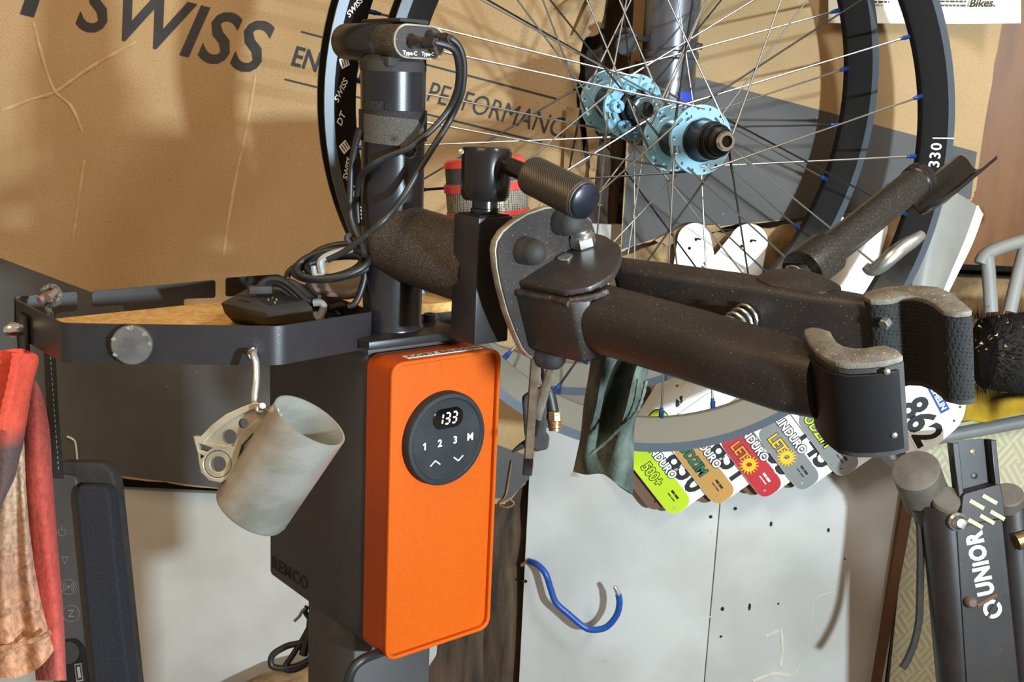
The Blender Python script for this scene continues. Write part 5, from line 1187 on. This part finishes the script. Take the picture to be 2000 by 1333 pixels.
for rr_, nm, m_ in ((R1, 'red_fold', 'cloth_red_dark'), (R2, 'printed_fold', 'cloth_pattern'), (R3, 'back_fold', 'cloth_red')):
    grid_sheet([[U(x_, y_, dk + d_) for x_, y_, d_ in r_] for r_ in rr_], 6, .002).build(nm, m_, kf, smooth=80, off=None)
MB().tube(cr([U(x_, y_, dk - .012) for x_, y_ in ((32, 690), (28, 720), (20, 760), (10, 800), (4, 840))], 5), [.0030 + .0008 * (i % 2) for i in range(21)], 6).build('seam', 'cloth_red_dark', kf)
MB().tube(cr([U(x_, y_, dk - .008) for x_, y_ in ((-20, 1272), (30, 1262), (70, 1250), (98, 1236))], 5), [.0016 + .0005 * (i % 2) for i in range(16)], 6).build('seam', 'cloth_pattern', kf)
# boombox-like speaker standing at the left
sk = thing('upright_speaker', U(190, 1500, 1.12), 'tall black fabric speaker with control strip behind the kerchief', 'speaker')
dsk = 1.08
SF = Fr(U(190, 1120, dsk), RT, U(222, 940, dsk) - U(265, 1333, dsk) + RT * 0)
SF.x = SF.y.cross((-FWD)).normalized(); SF.z = SF.x.cross(SF.y)
o_ = SF.px([(96, 915), (110, 903), (195, 905), (214, 920), (222, 945), (262, 1333), (290, 1560), (110, 1560), (96, 1333)])
MB().shape(SF, [roundpoly(o_, .010, 5)], -.030, -.008, .004).build('speaker_body', 'rubber', sk)
g_ = SF.px([(152, 965), (160, 945), (195, 945), (221, 950), (262, 1333), (285, 1540), (196, 1540), (188, 1333)])
MB().shape(SF, [roundpoly(g_, .008, 5)], -.02, .010, .004).build('fabric_front', 'speaker_cloth', sk)
s2 = SF.px([(98, 925), (150, 930), (156, 990), (190, 1333), (196, 1500), (105, 1500)])
MB().shape(SF, [roundpoly(s2, .006, 4)], -.02, .0, .002).build('control_strip', 'box_black', sk)
SI = SF.at(0, 0, .0002)
def icon(px, loops, nm='control_icon', m_='ring_black'):
    f = SI.at(*SI.px([px])[0]); MB().shape(f, loops, 0, .0004).build(nm, m_, sk, smooth=0)
mat('icon_grey', '6A6C70', .5)
ic = lambda px, loops: icon(px, loops, 'control_icon', 'icon_grey')
arc = lambda r0, r1, a0, a1, n=14: [(r1 * math.cos(R(a0 + (a1 - a0) * k / n)), r1 * math.sin(R(a0 + (a1 - a0) * k / n))) for k in range(n + 1)] + [(r0 * math.cos(R(a1 + (a0 - a1) * k / n)), r0 * math.sin(R(a1 + (a0 - a1) * k / n))) for k in range(n + 1)]
ic((121, 1040), [arc(.0033, .0039, 120, 420)]); ic((121, 1037), [[(-.0003, 0), (.0003, 0), (.0003, .005), (-.0003, .005)]])
tr = [(-.0035, .003), (.0035, .003), (0, -.0045)]; ti = [(a * .72, b * .72) for a, b in tr]; ic((127, 1094), [tr, ti])
ic((134, 1147), [circ(0, 0, .0075, 24), circ(0, 0, .0070, 24)]); ic((134, 1147), [circ(0, 0, .0014, 12)])
for r_ in (.0030, .0048):
    ic((134, 1147), [arc(r_, r_ + .0007, -50, 50)]); ic((134, 1147), [arc(r_, r_ + .0007, 130, 230)])
ic((139, 1199), [circ(0, 0, .0082, 24), circ(0, 0, .0077, 24)]); ic((139, 1199), [[(-.003, .0035), (.003, .0035), (-.0012, -.0022), (.003, -.0022), (.003, -.0032), (-.003, -.0032), (.0012, .0025), (-.003, .0025)]])
MB().shape(SF, [roundpoly(SF.px([(118, 1250), (150, 1246), (166, 1262), (176, 1345), (178, 1420), (118, 1420)]), .006)], 0, .0004).build('port_recess', 'dark_hole', sk, smooth=0)
MB().shape(SF, [circ(*SF.px([(134, 1275)])[0], .011, 28)], .0004, .0035, .001).build('port_cover', 'rubber', sk)
uf = SF.px([(146, 1297), (160, 1295), (164, 1330), (150, 1332)]); ui = SF.px([(148, 1300), (158, 1298), (162, 1327), (152, 1329)])
MB().shape(SF, [uf, ui], .0004, .0016).build('usb_port', 'zinc', sk, smooth=0)
MB().shape(SF, [[(p[0], p[1]) for p in SF.px([(151, 1303), (156, 1302), (159, 1324), (154, 1325)])]], .0004, .0012).build('usb_tongue', 'grey_plastic', sk, smooth=0)
# carrying strap going up from the speaker
cs = thing('carry_strap', U(112, 930, 1.06), 'flat black stitched carrying strap rising behind the tray', 'strap')
rw = lambda d_: [U(x_, y_, 1.05 + d_) for x_, y_ in ((86, 640), (88, 700), (92, 780), (98, 860), (104, 935))]
rw2 = lambda d_: [U(x_ + 21, y_, 1.05 + d_) for x_, y_ in ((86, 640), (88, 700), (92, 780), (98, 860), (104, 935))]
grid_sheet([rw(0), rw2(0)], 5, .0022).build('webbing', 'strap', cs)
for k in range(22):
    u = k / 22; y_ = 700 + u * 225; x_ = 99 + u * 16
    MB().box(Fr(U(x_, y_, 1.0475), RT, -DN), -.0003, .0003, -.0014, .0014, -.0002, .0004).build('stitch', 'grey_plastic', cs, smooth=0)
# rubble-grey ledge at the bottom left
lg = MB().prism([WY(x_, y_, 1.34) for x_, y_ in ((420, 1420), (430, 1360), (480, 1330), (545, 1300), (625, 1280), (760, 1270), (760, 1420))], (0, -.10, 0)).build('stone_block', 'cardboard_core', bevel=.002); tag(lg, 'rough tan stone block at the foot of the wall behind the post', 'stone')
